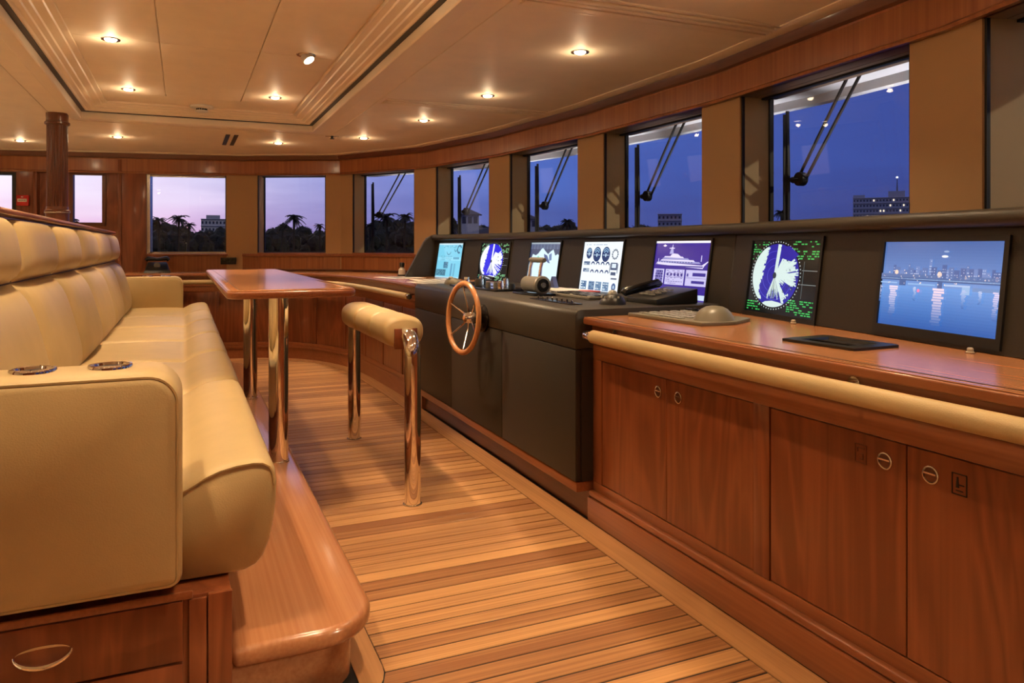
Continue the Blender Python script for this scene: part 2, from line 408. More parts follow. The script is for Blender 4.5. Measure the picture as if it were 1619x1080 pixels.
# pillars, window recesses, panes ---------------------------------------
HW = .165; SILL = 1.085
def fpt(i, s, off, z):
    """point on facet i, s metres from V[i], off metres outwards"""
    a, b = Vector(V[i]), Vector(V[i+1]); e = (b-a).normalized(); n = Vector((e.y, -e.x)); p = a+e*s+n*off
    return (p.x, p.y, z)
def flen(i): return (Vector(V[i+1])-Vector(V[i])).length
PF = .028    # pillar face lies this far outside the crown line
wn = 0
tn = 3
for i in range(1, 11):          # pillar at vertex i
    pass
def pillar(i, mat='pillar_tan'):
    global tn
    L0, L1 = flen(i-1), flen(i)
    c0 = offset_line(V, OUT(PF))[i]; c1 = offset_line(V, OUT(PF+REC+.03))[i]
    a = fpt(i-1, L0-HW, PF, 0); b = fpt(i, HW, PF, 0); a2 = fpt(i-1, L0-HW, PF+REC+.03, 0); b2 = fpt(i, HW, PF+REC+.03, 0)
    poly = [a[:2], c0, b[:2], b2[:2], c1, a2[:2]]
    o = MB().prism(poly, .55, SOF+.012).build('trim_%d' % tn, mat, bevel=.004); tn += 1
    struct(o, 'tan padded pillar between two windows')
    # reveal lining and black blind guide on both sides
    for (f, s, d) in ((i-1, L0-HW, -1), (i, HW, 1)):
        T = lambda u, v, w, f=f, s=s, d=d: fpt(f, s+d*u, v, w)
        MB(T).box(0.0005, .006, PF+.024, PF+REC-.006, SILL, SOF+.002).build('reveal', 'reveal_tan', o)
        MB(T).box(0.0, .010, PF+.010, PF+.024, SILL, SOF+.002).build('blind_guide', 'black', o)
        MB(T).box(0.0, .016, PF+REC-.004, PF+REC+.02, SILL, SOF+.002).build('seal', 'black', o)
for i in range(2, 10): pillar(i)
pillar(10)
pillar(1)
WIN = {}
for i in range(1, 10):
    wn += 1; Lf = flen(i)
    w = sempty('window_%d' % wn, 'window in the curved window row', fpt(i, Lf/2, PF, SILL))
    T = lambda u, v, z, i=i: fpt(i, u, v, z)
    # panes are raked: the lower edge stands further forward
    TL = lambda u, v, z, i=i: fpt(i, u, v+.020-.062*(z-SILL)/(SOF-SILL), z)
    MB(TL).box(HW+.002, Lf-HW-.002, PF+REC, PF+REC+.010, SILL+.010, SOF-.010).build('pane', 'window_glass', w)
    m = MB(T); m.box(HW, Lf-HW, PF+REC-.0, PF+REC+.04, SILL-.01, SILL+.012).box(HW, Lf-HW, PF+REC-.05, PF+REC-.02, SOF-.010, SOF+.01)
    m.build('frame', 'black', w)
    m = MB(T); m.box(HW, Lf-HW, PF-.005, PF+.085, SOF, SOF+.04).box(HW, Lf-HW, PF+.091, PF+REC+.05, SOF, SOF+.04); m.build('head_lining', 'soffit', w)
    MB(T).box(HW, Lf-HW, PF+.085, PF+.091, SOF+.005, SOF+.04).build('blind_slot', 'black', w)
    MB(T).box(HW, Lf-HW, PF, PF+REC+.02, SILL-.03, SILL-.002).build('sill', 'reveal_tan' if i < 8 else 'cherry_h', w)
    WIN[i] = w
# wall below the windows
VW = V[1:11]
m = MB(); ribbon(m, VW, OUT(PF+.004), OUT(PF+REC+.05), 0, SILL-.03); struct(m.build('wall_front', 'veneer'), 'wood panelling below the windows')
m = MB(); ribbon(m, V[7:11], OUT(PF-.016), OUT(PF+.006), SILL-.045, SILL-.012); o = m.build('trim_30', 'cherry_h', bevel=.005); struct(o, 'wood sill moulding below the far windows')
m = MB(); ribbon(m, V[7:11], OUT(PF-.014), OUT(PF+.006), .888, .905); o = m.build('trim_31', 'cherry_dark', bevel=.003); struct(o, 'dark wood skirting at the back of the counter')
# wall panels joints below far windows: separate veneer boards
for i in (7, 8, 9):
    Lf = flen(i); n = max(3, int(Lf/.17)); T = lambda u, v, z, i=i: fpt(i, u, v, z)
    for k in range(n):
        o = MB(T).box(Lf*k/n+.001, Lf*(k+1)/n-.001, PF-.004, PF+.006, .90, SILL-.04).build('veneer_board', 'veneer', bpy.data.objects['wall_front'], bevel=.001, seg=1)
# outside: white roof brow over the windows
m = MB(); ribbon(m, V[1:11], OUT(PF+REC+.05), OUT(.78), 2.035, 2.10); ribbon(m, V[1:11], OUT(.72), OUT(.78), 1.985, 2.10)
o = m.build('trim_32', 'white_paint'); struct(o, 'white overhanging roof edge outside the windows')
m = MB(); ribbon(m, V, OUT(.0), OUT(.5), 2.10, 2.30); m.box(-3.4, 2.6, -1.5, 9.2, 2.31, 2.36)
struct(m.build('trim_33', 'white_paint'), 'white roof deck above the room')
m = MB(); ribbon(m, V[1:11], OUT(PF+REC+.06), OUT(1.6), .20, .27); struct(m.build('trim_34', 'land'), 'dark side deck outside the windows')

# port side wall (far) with door and windows ------------------------------
SW = 10
Ls = flen(SW)
def sx(x): return (0.587-x)/math.cos(math.atan2(.754, 3.787))
T = lambda u, v, z: fpt(SW, u, v, z)
def side_panel(x0, x1, z0, z1, name='panel', mat='cherry_v', v0=PF, v1=PF+.2, parent=None, bev=0.0):
    return MB(T).box(sx(x1), sx(x0), v0, v1, z0, z1).build(name, mat, parent, bevel=bev)
side = side_panel(-.40, .43, 0, SILL-.03, 'wall_left', 'veneer'); struct(side, 'reddish wood port wall')
side_panel(-.40, .43, SOF-.005, 2.10, 'panel', 'veneer', parent=side)
side_panel(-.61, -.37, 0, 2.08, 'pilaster', 'cherry_v', PF-.02, PF+.2, side, .004)
side_panel(-.39, -.355, SILL-.02, SOF, 'window_jamb', 'nickel', PF+.01, PF+.2, side)
side_panel(-1.62, -1.41, 0, 2.08, 'panel', 'cherry_v', PF, PF+.2, side)
side_panel(-1.44, -1.405, 0, 2.08, 'door_post', 'cherry_v', PF-.022, PF+.2, side, .004)
side_panel(-.64, -.605, 0, 2.08, 'door_post', 'cherry_v', PF-.028, PF+.2, side, .004)
side_panel(-1.41, -.60, 2.0, 2.1, 'door_head', 'cherry_dark', PF+.02, PF+.2, side)
side_panel(-3.1, -1.60, 0, 1.20, 'panel', 'cherry_v', PF, PF+.2, side)
side_panel(-3.1, -1.60, 1.925, 2.10, 'panel', 'cherry_v', PF, PF+.2, side)
side_panel(-3.1, -2.35, 1.2, 1.925, 'panel', 'cherry_v', PF, PF+.2, side)
# window 1 at the side (between pilaster and pillar)
w = sempty('window_10', 'wide side window beside the wood pilaster', T(sx(0), PF, SILL))
MB(T).box(HW, sx(-.355), PF+.10, PF+.11, SILL, SOF).build('pane', 'window_glass', w)
m = MB(T).box(HW, sx(-.355), PF+.09, PF+.12, SILL-.012, SILL+.008).box(HW, sx(-.355), PF+.09, PF+.12, SOF-.022, SOF).box(sx(-.34), sx(-.355), PF+.02, PF+.12, SILL, SOF); m.build('frame', 'nickel', w)
MB(T).box(HW-.02, sx(-.37), PF-.02, PF+.12, SILL-.034, SILL-.012).build('sill', 'cherry_h', w, bevel=.004)
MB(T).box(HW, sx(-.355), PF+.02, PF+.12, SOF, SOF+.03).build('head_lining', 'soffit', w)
w = sempty('window_11', 'side window beyond the door', T(sx(-1.9), PF, 1.2))
MB(T).box(sx(-1.63), sx(-2.35), PF+.10, PF+.11, 1.2, 1.925).build('pane', 'window_glass', w)
m = MB(T)
for a in ((sx(-1.60), sx(-1.638), 1.2, 1.925), (sx(-2.32), sx(-2.35), 1.2, 1.925), (sx(-1.6), sx(-2.35), 1.9, 1.925), (sx(-1.6), sx(-2.35), 1.2, 1.215)): m.box(a[0], a[1], PF+.0, PF+.12, a[2], a[3])
m.build('frame', 'black', w)
dr = sempty('door_1', 'dark wood sliding door with tall pane', T(sx(-1.0), PF+.05, 0))
m = MB(T); d0, d1 = PF+.06, PF+.10
m.box(sx(-.635), sx(-.79), d0, d1, 0, 2.02).box(sx(-1.10), sx(-1.415), d0, d1, 0, 2.02).box(sx(-.79), sx(-1.10), d0, d1, 1.915, 2.02).box(sx(-.79), sx(-1.10), d0, d1, 0, 1.40)
m.build('door_leaf', 'cherry_v', dr)
m = MB(T)
for a in ((-.775, -.813, 1.37, 1.95), (-1.088, -1.12, 1.37, 1.95), (-.775, -1.12, 1.914, 1.95), (-.775, -1.12, 1.37, 1.408)): m.box(sx(a[0]), sx(a[1]), d0-.012, d1, a[2], a[3])
m.build('pane_frame', 'cherry_dark', dr)
MB(T).box(sx(-.80), sx(-1.10), d0+.015, d0+.025, 1.40, 1.92).build('pane', 'window_glass', dr)
# starboard wall (behind camera) and aft wall
m = MB(); ribbon(m, V[0:2], OUT(PF), OUT(PF+.2), 0, 2.1); struct(m.build('wall_right', 'cherry_v'), 'wood starboard wall')
m = MB().box(-3.3, -3.2, -1.9, 9.8, 0, 2.25); struct(m.build('wall_back', 'ceiling_trim'), 'cream upholstered aft wall')

# ------------------------------------------------------------------ downlights
def downlight(x, y, z, power, label, group, tilt=None):
    t = thing('downlight', label, 'downlight', (x, y, z), 0, group)
    MB().lathe([(.030, -.002), (.046, -.004), (.048, -.001), (.048, .001), (.030, .001)], (x, y, z), 'z', 20, cap=False).build('trim_ring', 'nickel', t)
    MB().lathe([(.0301, -.0005), (.029, -.005), (.023, -.009), (.012, -.0115)], (x, y, z), 'z', 16).build('lens', 'lamp_lens', t)
    ld = bpy.data.lights.new('lamp', 'SPOT'); ld.energy = power; ld.color = LAMP; ld.spot_size = math.radians(106); ld.spot_blend = .9; ld.shadow_soft_size = .035
    lo = bpy.data.objects.new('lamp', ld); COL.objects.link(lo); lo.parent = t; lo.location = (0, 0, -.016)
    if tilt: lo.rotation_euler = tilt
    ld = bpy.data.lights.new('lamp_spill', 'POINT'); ld.energy = power*.014; ld.color = LAMP; ld.shadow_soft_size = .02
    lo = bpy.data.objects.new('lamp_spill', ld); COL.objects.link(lo); lo.parent = t; lo.location = (0, 0, -.055)
    return t
for x, y, lb in ((-.353, 4.485, 'round downlight in the raised ceiling across from the eyeball lamp'), (-.352, 5.858, 'round downlight in the raised ceiling corner towards the column'), (.619, 5.746, 'round downlight in the raised ceiling between smoke detector and eyeball lamp'), (-.353, 3.1, 0), (.63, 3.02, 0), (-.353, 1.72, 0), (.63, 1.66, 0)):
    downlight(x, y, HZ-.001, P_IN, lb or 'round recessed downlight in the raised centre of the ceiling', 'downlights in the raised centre panel')
for x, y, lb in ((-1.406, 8.303, 'round downlight in the low ceiling near the fire call point'), (-.547, 7.661, 'round downlight in the low ceiling between column and air vent'), (.837, 7.505, 'round downlight in the low ceiling between air vent and sprinkler'), (1.517, 6.84, 'first round downlight from the sprinkler along the windscreens'), (1.739, 5.691, 'second round downlight from the sprinkler along the windscreens'), (1.842, 4.592, 'third round downlight from the sprinkler along the windscreens'), (1.864, 3.373, 'fourth round downlight from the sprinkler along the windscreens'), (1.85, 2.15, 0), (1.72, 1.0, 0), (.837, .36, 0), (-.25, .22, 0), (-1.2, .1, 0), (-1.5, 6.6, 0), (-1.5, 5.0, 0), (-1.5, 3.4, 0), (-1.5, 1.8, 0), (-2.5, 7.6, 0), (-2.5, 5.8, 0), (-2.5, 4.0, 0), (-2.5, 2.2, 0), (-2.5, .4, 0)):  # unseen lamps aft and behind the camera are added for fill
    downlight(x, y, CZ-.001, P_OUT*(.75 if y < .5 else 1 if y < 7 else 1.15), lb or 'unseen round recessed downlight in the low ceiling around the raised centre', 'downlights in the low ceiling border')
# tilted eyeball lamp
t = thing('eyeball_lamp', 'swivelling eyeball downlight tilted out of the raised ceiling', 'downlight', (.645, 4.404, HZ))
MB().lathe([(.040, 0), (.052, -.004), (.055, 0), (.055, .002), (.04, .002)], (.645, 4.404, HZ), 'z', 22, cap=False).build('trim_ring', 'nickel', t)
dv = Vector((.755, -.65, -1.45)).normalized(); c0 = Vector((.645, 4.404, HZ-.004))
MB().tube([tuple(c0-dv*.002), tuple(c0+dv*.034)], .034, 18).build('swivel_cup', 'white_plastic', t)
MB().tube([tuple(c0+dv*.034), tuple(c0+dv*.0365)], .029, 18).build('lens', 'lamp_lens', t)
ld = bpy.data.lights.new('lamp', 'SPOT'); ld.energy = P_IN*2.2; ld.color = LAMP; ld.spot_size = math.radians(52); ld.spot_blend = .7; ld.shadow_soft_size = .028
lo = bpy.data.objects.new('lamp', ld); COL.objects.link(lo); lo.parent = t; lo.location = tuple(dv*.045+Vector((0, 0, -.004))); lo.rotation_euler = dv.to_track_quat('-Z', 'Y').to_euler()
# smoke detector
t = thing('smoke_detector', 'white round smoke detector on the raised ceiling', 'detector', (.131, 6.33, HZ))
MB().lathe([(.085, 0.0), (.085, -.012), (.075, -.020), (.045, -.022)], (.131, 6.33, HZ), 'z', 24).build('base', 'white_plastic', t)
m = MB()
for k in range(14):
    a = 2*PI*k/14; m.box(.131+.036*math.cos(a)-.004, .131+.036*math.cos(a)+.004, 6.33+.036*math.sin(a)-.004, 6.33+.036*math.sin(a)+.004, HZ-.036, HZ-.02)
m.build('grille', 'black', t)
MB().lathe([(.048, -.036), (.045, -.046), (.024, -.052)], (.131, 6.33, HZ), 'z', 24).build('cap', 'white_plastic', t)
# air vent
t = thing('air_vent', 'black two-slot air vent in the ceiling near the far windows', 'vent', (.40, 7.5, CZ))
for dx in (-.035, .035):
    MB().box(.40+dx-.018, .40+dx+.018, 7.12, 7.85, CZ-.004, CZ+.002).build('slot', 'black', t)
t = thing('sprinkler', 'small four-armed ceiling sprinkler', 'sprinkler', (1.229, 6.838, CZ))
m = MB(); m.box(1.17, 1.29, 6.83, 6.846, CZ-.008, CZ); m.build('cross_bar', 'nickel', t)
MB().lathe([(.016, 0), (.012, -.02), (.022, -.024), (.022, -.028)], (1.229, 6.838, CZ), 'z', 12).build('head', 'black', t)

# fluted column ----------------------------------------------------------
cxp, cyp = -.868, 6.52
t = thing('column', 'fluted dark wood column behind the settee', 'column', (cxp, cyp, 0))
ring = lambda r, z, fl_: [(cxp+(r-(fl_ if k % 4 in (1, 2) else 0))*math.cos(2*PI*k/80), cyp+(r-(fl_ if k % 4 in (1, 2) else 0))*math.sin(2*PI*k/80), z) for k in range(80)]
MB().loft([ring(.070, 1.45, .006), ring(.070, 2.06, .006)]).build('shaft', 'column_wood', t, sharp=15)
MB().lathe([(.072, 2.06), (.084, 2.068), (.084, 2.082), (.074, 2.09), (.074, CZ)], (cxp, cyp, 0), 'z', 40).build('capital', 'column_wood', t)
MB().lathe([(.078, 0), (.078, 1.40), (.084, 1.405), (.084, 1.42), (.074, 1.428), (.072, 1.45)], (cxp, cyp, 0), 'z', 40).build('pedestal', 'column_wood', t)
MB().lathe([(.0845, 1.4), (.0855, 1.403), (.0855, 1.408), (.0845, 1.41)], (cxp, cyp, 0), 'z', 40, cap=False).build('ring_band', 'nickel', t)
# fire call point
p = T(sx(-1.53), PF, 1.63)
t = thing('fire_call_point', 'red fire alarm call point on the wood wall by the door', 'alarm', p)
MB(T).box(sx(-1.475), sx(-1.585), PF-.04, PF, 1.575, 1.685).build('box', 'red_plastic', t, bevel=.006)
MB(T).box(sx(-1.487), sx(-1.573), PF-.043, PF-.04, 1.615, 1.648).build('plate', 'white_plastic', t)
m = MB(T)
for q in range(4): m.box(sx(-1.500)+q*.017, sx(-1.500)+q*.017+.011, PF-.0435, PF-.043, 1.627, 1.636)
m.build('marking', 'grey_plastic', t)
MB(T).box(sx(-1.52), sx(-1.54), PF-.043, PF-.04, 1.66, 1.672).build('lamp_dot', 'white_plastic', t)

# ------------------------------------------------------------------ step platform
SZ = .184
t = thing('step_platform', 'raised wooden platform step with a rounded bullnose edge under the table', 'step', (.29, 4.3, 0))
body = rrect(.106, .42, 1.95, 6.62, [.12, 0, 0, .12], 8)
MB().prism(body, .001, SZ-.05).build('riser', 'step_wood', t)
top = rrect(.106, .472, 1.905, 6.68, [.16, 0, 0, .16], 10)
MB().prism(top, SZ-.052, SZ).build('tread', 'step_wood', t, bevel=.020, seg=4)

# ------------------------------------------------------------------ settee
YE = [1.97, 3.28, 4.18, 5.08, 5.98, 6.88, 7.86]
st = thing('settee', 'long cream leather settee with tufted back, padded arms and wood base', 'settee', (-.25, 4.9, 0))
MB().box(-.66, .104, 1.90, 7.88, .001, .336).build('base', 'cherry_v', st, bevel=.004)
MB().box(-.72, -.61, 1.95, 7.88, .336, 1.28).build('back_panel', 'cherry_v', st)
cap = [(-.75, 1.290), (-.75, 1.262), (-.60, 1.262), (-.578, 1.267), (-.575, 1.280), (-.585, 1.290)]
MB().prism(cap, 1.93, 7.90, 'y').build('cap_rail', 'cherry_h', st, bevel=.003)
def offring(R, d):
    n = len(R); out = []
    for i in range(n):
        a, b, c = Vector(R[i-1]), Vector(R[i]), Vector(R[(i+1) % n]); e = (c-a).normalized(); out.append((b.x+e.y*d, b.y-e.x*d))
    return out
def ccw(R):
    return R if sum(R[i-1][0]*R[i][1]-R[i][0]*R[i-1][1] for i in range(len(R))) > 0 else R[::-1]
seatp = [(-.50, .34), (-.50, .50), (-.50, .572), (-.40, .578), (-.28, .578), (-.16, .577), (-.06, .573), (-.02, .569), (.0, .567), (.02, .577), (.045, .592), (.08, .606), (.12, .614), (.16, .617), (.185, .614), (.205, .602), (.215, .582), (.219, .55), (.217, .50), (.210, .45), (.20, .405), (.186, .37), (.168, .35), (.14, .339), (.09, .337)]
seatp = ccw(seatp)
def seg_offsets(y0, y1, w, dmax, w0=None, d0=None):
    ys_ = sorted(set([y0, y0+w*.15, y0+w*.35, y0+w*.7, y0+w*1.3, y0+w*2.2]+[y0+(y1-y0)*k/16 for k in range(1, 16)]+[y1-w*2.2, y1-w*1.3, y1-w*.7, y1-w*.35, y1-w*.15, y1]))
    out = []
    for yy in ys_:
        if d0 is not None and yy-y0 < y1-yy: out.append((yy, -d0*math.exp(-(yy-y0)/w0*2.2)))
        else: out.append((yy, -dmax*math.exp(-min(yy-y0, y1-yy)/w*2.2)))
    return out
for a, b in zip(YE, YE[1:]):
    m = MB(); m.loft([[(x, yy, z) for x, z in offring(seatp, dd)] for yy, dd in (seg_offsets(a, b, .045, .040) if a > 2 else seg_offsets(a, b, .045, .040, .02, .012))])
    m.build('seat_cushion', 'leather', st, sharp=70)
endp = [q for q in seatp if q[0] > .0-.001]
MB().tube([(x, 1.971, z) for x, z in offring(seatp, -.0085) if x >= -.004 and z > .53], .0036, 6).build('piping', 'leather', st)
def back_panel(name, pts, a, b, bul, depth, w=.15):
    """pts: (x,z) front profile bottom to top, bulge amount added along +x-ish normal"""
    n = len(pts); m = MB(); rings = []
    for yy, dd in seg_offsets(a, b, w, 1.0):
        ring_ = []
        for i, (x, z) in enumerate(pts):
            s = i/(n-1); bs = (1-abs(2*s-1)**3.5)**.6
            d = bul*bs*(1+dd*.95)+.004*math.sin(yy*5.1+z*4)*bs
            p, q = Vector(pts[max(i-1, 0)]), Vector(pts[min(i+1, n-1)]); e = (q-p).normalized()
            ring_.append((x+e.y*d, yy, z-e.x*d))
        x0, z0 = pts[0]; x1, z1 = pts[-1]
        ring_ += [(x1-depth, yy, z1), (x0-depth, yy, z0)]
        rings.append(ring_)
    m.loft(rings); return m.build(name, 'leather', st, sharp=60)
lowp = [(-.465-.120*s, .562+.450*s) for s in [k/14 for k in range(15)]]
hip = [(-.586-.040*s, 1.017+.244*s) for s in [k/12 for k in range(13)]]
YB = [2.0]+YE[1:]
for a, b in zip(YB, YB[1:]):
    back_panel('back_cushion', lowp, a+.002, b-.002, .075, .06)
    back_panel('head_cushion', hip, a+.002, b-.002, .080, .05)
MB().box(-.62, -.585, 2.0, 7.85, 1.0, 1.03).build('seam_strip', 'leather_dark_seam', st)
def arm(y0, y1, name):
    R = ccw(rrect(-.64, -.002, .364, .864, [.075, .02, .02, .03], 8))
    m = MB(); ring_list = []
    for yy, d in ((y0, -.028), (y0+.004, -.016), (y0+.012, -.006), (y0+.024, 0), (y1-.024, 0), (y1-.012, -.006), (y1-.004, -.016), (y1, -.028)):
        ring_list.append([(x, yy, z) for x, z in offring(R, d)])
    o = m.loft(ring_list).build(name, 'leather', st, sharp=70)
    for yy in (y0+.008,):
        MB().tube([(x, yy, z) for x, z in offring(R, -.010)]+[(*[(x, yy, z) for x, z in offring(R, -.010)][0],)], .0042, 6).build('piping', 'leather', o)
    return o
a1 = arm(1.872, 2.085, 'armrest'); a2 = arm(7.80, 8.0, 'armrest')
for ar, yy in ((a1, 2.0), (a2, 7.9)):
    for xx in (-.314, -.158):
        r = .040
        cu = MB().lathe([(r-.005, .001), (r-.003, .007), (r+.001, .009), (r+.006, .008), (r+.008, .004), (r+.008, -.002), (r-.005, -.002)], (xx, yy, .8645), 'z', 32, cap=False).build('cup_holder', 'chrome', ar)
        MB().lathe([(r-.005, .0012), (r-.006, .0016), (.010, .0008)], (xx, yy, .8645), 'z', 24).build('cup_well', 'black', cu)
# drawers in the near end of the base
for nm, z0, z1 in (('drawer', .192, .329), ('drawer', .03, .186)):
    d = MB().box(-.56, -.001, 1.888, 1.902, z0, z1).build(nm, 'cherry_v', st, bevel=.002)
    hx, hz = -.278, z0+.066
    cr = [(hx+.055*math.sin(a_), 1.887-.012*math.cos(a_)**2-.001, hz+.014-.026*math.cos(a_)) for a_ in [-PI/2+PI*k/16 for k in range(17)]]
    MB().tube(cr, [.0015+.0045*math.sin(PI*k/16) for k in range(17)], 8).build('handle', 'chrome', d)
    MB().loft([[(hx+.052*math.sin(a_), 1.8865, hz+.014+.009*math.cos(a_)), (hx+.052*math.sin(a_), 1.8862, hz+.014+.015*math.cos(a_)), (hx+.052*math.sin(a_), 1.8885, hz+.014+.015*math.cos(a_))] for a_ in [-PI/2*.98+PI*.98*k/12 for k in range(13)]]).build('highlight_crescent', 'nickel', d)  # thin bright crescent standing in for a highlight above the handle
m = MB().box(-.62, .02, 1.890, 1.90, .331, .349).build('base_moulding', 'cherry_h', st, bevel=.003)
MB().box(.012, .05, 1.890, 1.90, .01, .329).build('corner_stile', 'cherry_v', st, bevel=.002)
MB().box(.053, .106, 1.888, 1.902, .01, .336).build('corner_stile', 'cherry_v', st, bevel=.002)

# ------------------------------------------------------------------ table
TZ = .972
t = thing('table', 'glossy wooden table on two chrome legs beside the settee', 'table', (.40, 4.3, SZ))
tp = rrect(.158, .685, 3.20, 6.25, .06, 8)
MB().prism(tp, TZ-.036, TZ-.004).build('table_top', 'cherry_h', t, bevel=.010, seg=3)
tp2 = rrect(.164, .679, 3.206, 6.244, .055, 8)
MB().prism(tp2, TZ-.006, TZ-.0006).build('border', 'counter', t, bevel=.002)
tp3 = rrect(.205, .638, 3.247, 6.203, .03, 6); MB().prism(tp3, TZ-.002, TZ-.0002).build('inlay_line', 'cherry_dark', t)
tp4 = rrect(.209, .634, 3.251, 6.199, .027, 6); MB().prism(tp4, TZ-.002, TZ).build('top_veneer', 'counter', t)
for yy in (3.505, 5.05):
    l_ = MB().lathe([(.0425, SZ+.001), (.0425, TZ-.036)], (.392, yy, 0), 'z', 32).build('leg', 'chrome', t)
    MB().lathe([(.0475, SZ+.0005), (.0475, SZ+.005), (.043, SZ+.007)], (.392, yy, 0), 'z', 32).build('foot_ring', 'chrome', l_)

# ------------------------------------------------------------------ leaning rail (helm bolster)
hx = .937
t = thing('leaning_rest', 'cream leather leaning bolster on two bent chrome posts', 'stool', (hx, 3.85, 0))
def bolster(a, b, nm):
    n = 40; base = []
    for k in range(n):
        q = 2*PI*k/n; cx_, sn = math.cos(q), math.sin(q)
        e = 2/2.5; base.append((hx-.008+.098*math.copysign(abs(cx_)**e, cx_), .757+.074*math.copysign(abs(sn)**e, sn)))
    R = ccw(base)
    m = MB().loft([[(x, yy, z) for x, z in offring(R, dd)] for yy, dd in seg_offsets(a, b, .03, .022)])
    return m.build(nm, 'leather', t, sharp=70)
YS = [3.335, 3.66, 3.99, 4.37]
for a, b in zip(YS, YS[1:]): bolster(a, b, 'bolster_segment')
MB().prism([(hx-.058, .682), (hx+.050, .682), (hx+.050, .775), (hx-.058, .775)], 3.327, 3.345, 'y').build('end_pocket', 'cherry_v', t, bevel=.002)
for y0, d in ((3.236, 1), (4.483, -1)):
    path = [(hx, y0, .001), (hx, y0, .62)]+[(hx, y0+d*(.085-.085*math.cos(a_)), .66+.085*math.sin(a_)) for a_ in [PI/2*k/10 for k in range(11)]]+[(hx, y0+d*.12, .745)]
    po = MB().tube(path, .037, 28).build('post', 'chrome', t, sharp=50)
    MB().lathe([(.043, .0008), (.043, .004), (.038, .006)], (hx, y0, 0), 'z', 28).build('foot_ring', 'nickel', po)

# ------------------------------------------------------------------ starboard cabinet (right)
CTZ = .857
t = thing('wood_cabinet', 'wooden cabinet with paired doors below the counter right of the dark console', 'cabinet', (1.75, 1.5, 0))
CY = .36
MB().box(1.566, 1.84, CY, 2.745, .001, .10).build('plinth', 'cherry_h', t)
MB().box(1.556, 1.58, CY, 2.752, .001, .098).build('kick_board', 'cherry_h', t, bevel=.002)
MB().box(1.560, 1.60, CY, 2.75, .102, .128).build('base_moulding', 'cherry_h', t, bevel=.008, seg=3)
MB().box(1.592, 1.84, CY, 2.745, .10, .82).build('carcass', 'cherry_dark', t)
# face frame
fr_z0, fr_z1 = .165, .678
for z0, z1 in ((.128, fr_z0), (fr_z1, .755)): MB().box(1.579, 1.60, CY, 2.745, z0, z1).build('rail', 'cherry_h', t, bevel=.002)
MB().box(1.572, 1.59, CY, 2.745, .742, .758).build('bead', 'cherry_h', t, bevel=.005, seg=3)
for y0, y1 in ((2.676, 2.745), (1.711, 1.778), (.745, .80)): MB().box(1.579, 1.60, y0, y1, fr_z0, fr_z1).build('stile', 'cherry_v', t, bevel=.002)
for y0, y1, ky in ((2.228, 2.673, 2.277), (1.781, 2.225, 2.156), (1.258, 1.708, 1.316), (.803, 1.255, 1.193), (.365, .742, .42)):
    d = MB().box(1.582, 1.60, y0, y1, fr_z0+.003, fr_z1-.003).build('door', 'cherry_v', t, bevel=.0015, seg=1)
    h = MB().lathe([(.021, 1.5835), (.021, 1.5795), (.018, 1.5785), (.0165, 1.5800), (.0165, 1.5835)], (0, ky, .622), 'x', 24).build('latch', 'nickel', d)
    MB().lathe([(.0162, 1.5805), (.015, 1.5808)], (0, ky, .622), 'x', 20).build('latch_cup', 'cherry_dark', d)
    MB().box(1.577, 1.581, ky-.015, ky+.015, .6235, .6275).build('latch_bar', 'chrome', d)
# engraved pictogram squares on two doors
for k, (yy, zz) in enumerate(((1.388, .622), (1.123, .620))):
    dpar = [c for c in t.children if c.name.startswith('door')][2+k]
    m = MB()
    for (a, b, c, d_) in ((-.018, .018, .024, .022), (-.018, .018, -.022, -.024), (-.018, -.016, -.024, .024), (.016, .018, -.024, .024)):
        m.box(1.5805, 1.583, yy+min(a, b), yy+max(a, b), zz+min(c, d_), zz+max(c, d_))
    if k == 0:
        m.box(1.5805, 1.583, yy-.011, yy+.011, zz+.013, zz+.0155).box(1.5805, 1.583, yy+.008, yy+.011, zz+.004, zz+.014).box(1.5805, 1.583, yy-.008, yy+.002, zz-.0145, zz-.012).box(1.5805, 1.583, yy-.008, yy-.006, zz-.013, zz+.0).box(1.5805, 1.583, yy-.008, yy-.002, zz-.001, zz+.001)
    else:
        m.prism([(yy+.008, zz-.008), (yy+.001, zz-.008), (yy+.003, zz+.016), (yy+.006, zz+.016)], 1.5805, 1.583, 'x').box(1.5805, 1.583, yy-.011, yy+.0, zz-.002, zz).box(1.5805, 1.583, yy-.008, yy+.008, zz-.0155, zz-.0135)
    m.build('pictogram', 'cherry_dark' if k == 0 else 'black', dpar)
MB().box(1.575, 1.84, CY, 2.745, .758, .826).build('frieze', 'cherry_h', t, bevel=.002)
# counter
PB = [(1.93, .9), (2.25, 2.70), (2.25, 5.2), (2.0, 6.6)]
PB0 = (1.70, -.4)
def counter_poly(x0, dx): return [(x0, CY-.04), (1.845+dx, CY-.04), (2.25+dx, 2.70), (2.25, 2.738), (x0, 2.738)]
t = thing('countertop', 'polished wood countertop with dark inlay line on the right-hand cabinet', 'countertop', (1.8, 1.5, .826))
MB().prism(counter_poly(1.527, .02), .8265, .8535).build('slab', 'cherry_h', t, bevel=.006, seg=3)
MB().prism(counter_poly(1.532, .01), .8535, CTZ-.0005).build('edge_band', 'counter', t, bevel=.0012, seg=1)
MB().prism([(1.560, CY-.04), (1.563, CY-.04), (1.563, 2.712), (2.2, 2.712), (2.2, 2.715), (1.560, 2.715)], .855, CTZ+.0006).build('inlay_line', 'caulk', t)
MB().prism([(1.5632, CY-.04), (1.845, CY-.04), (2.245, 2.7119), (1.5632, 2.7119)], .855, CTZ+.0004).build('top_veneer', 'counter', t)
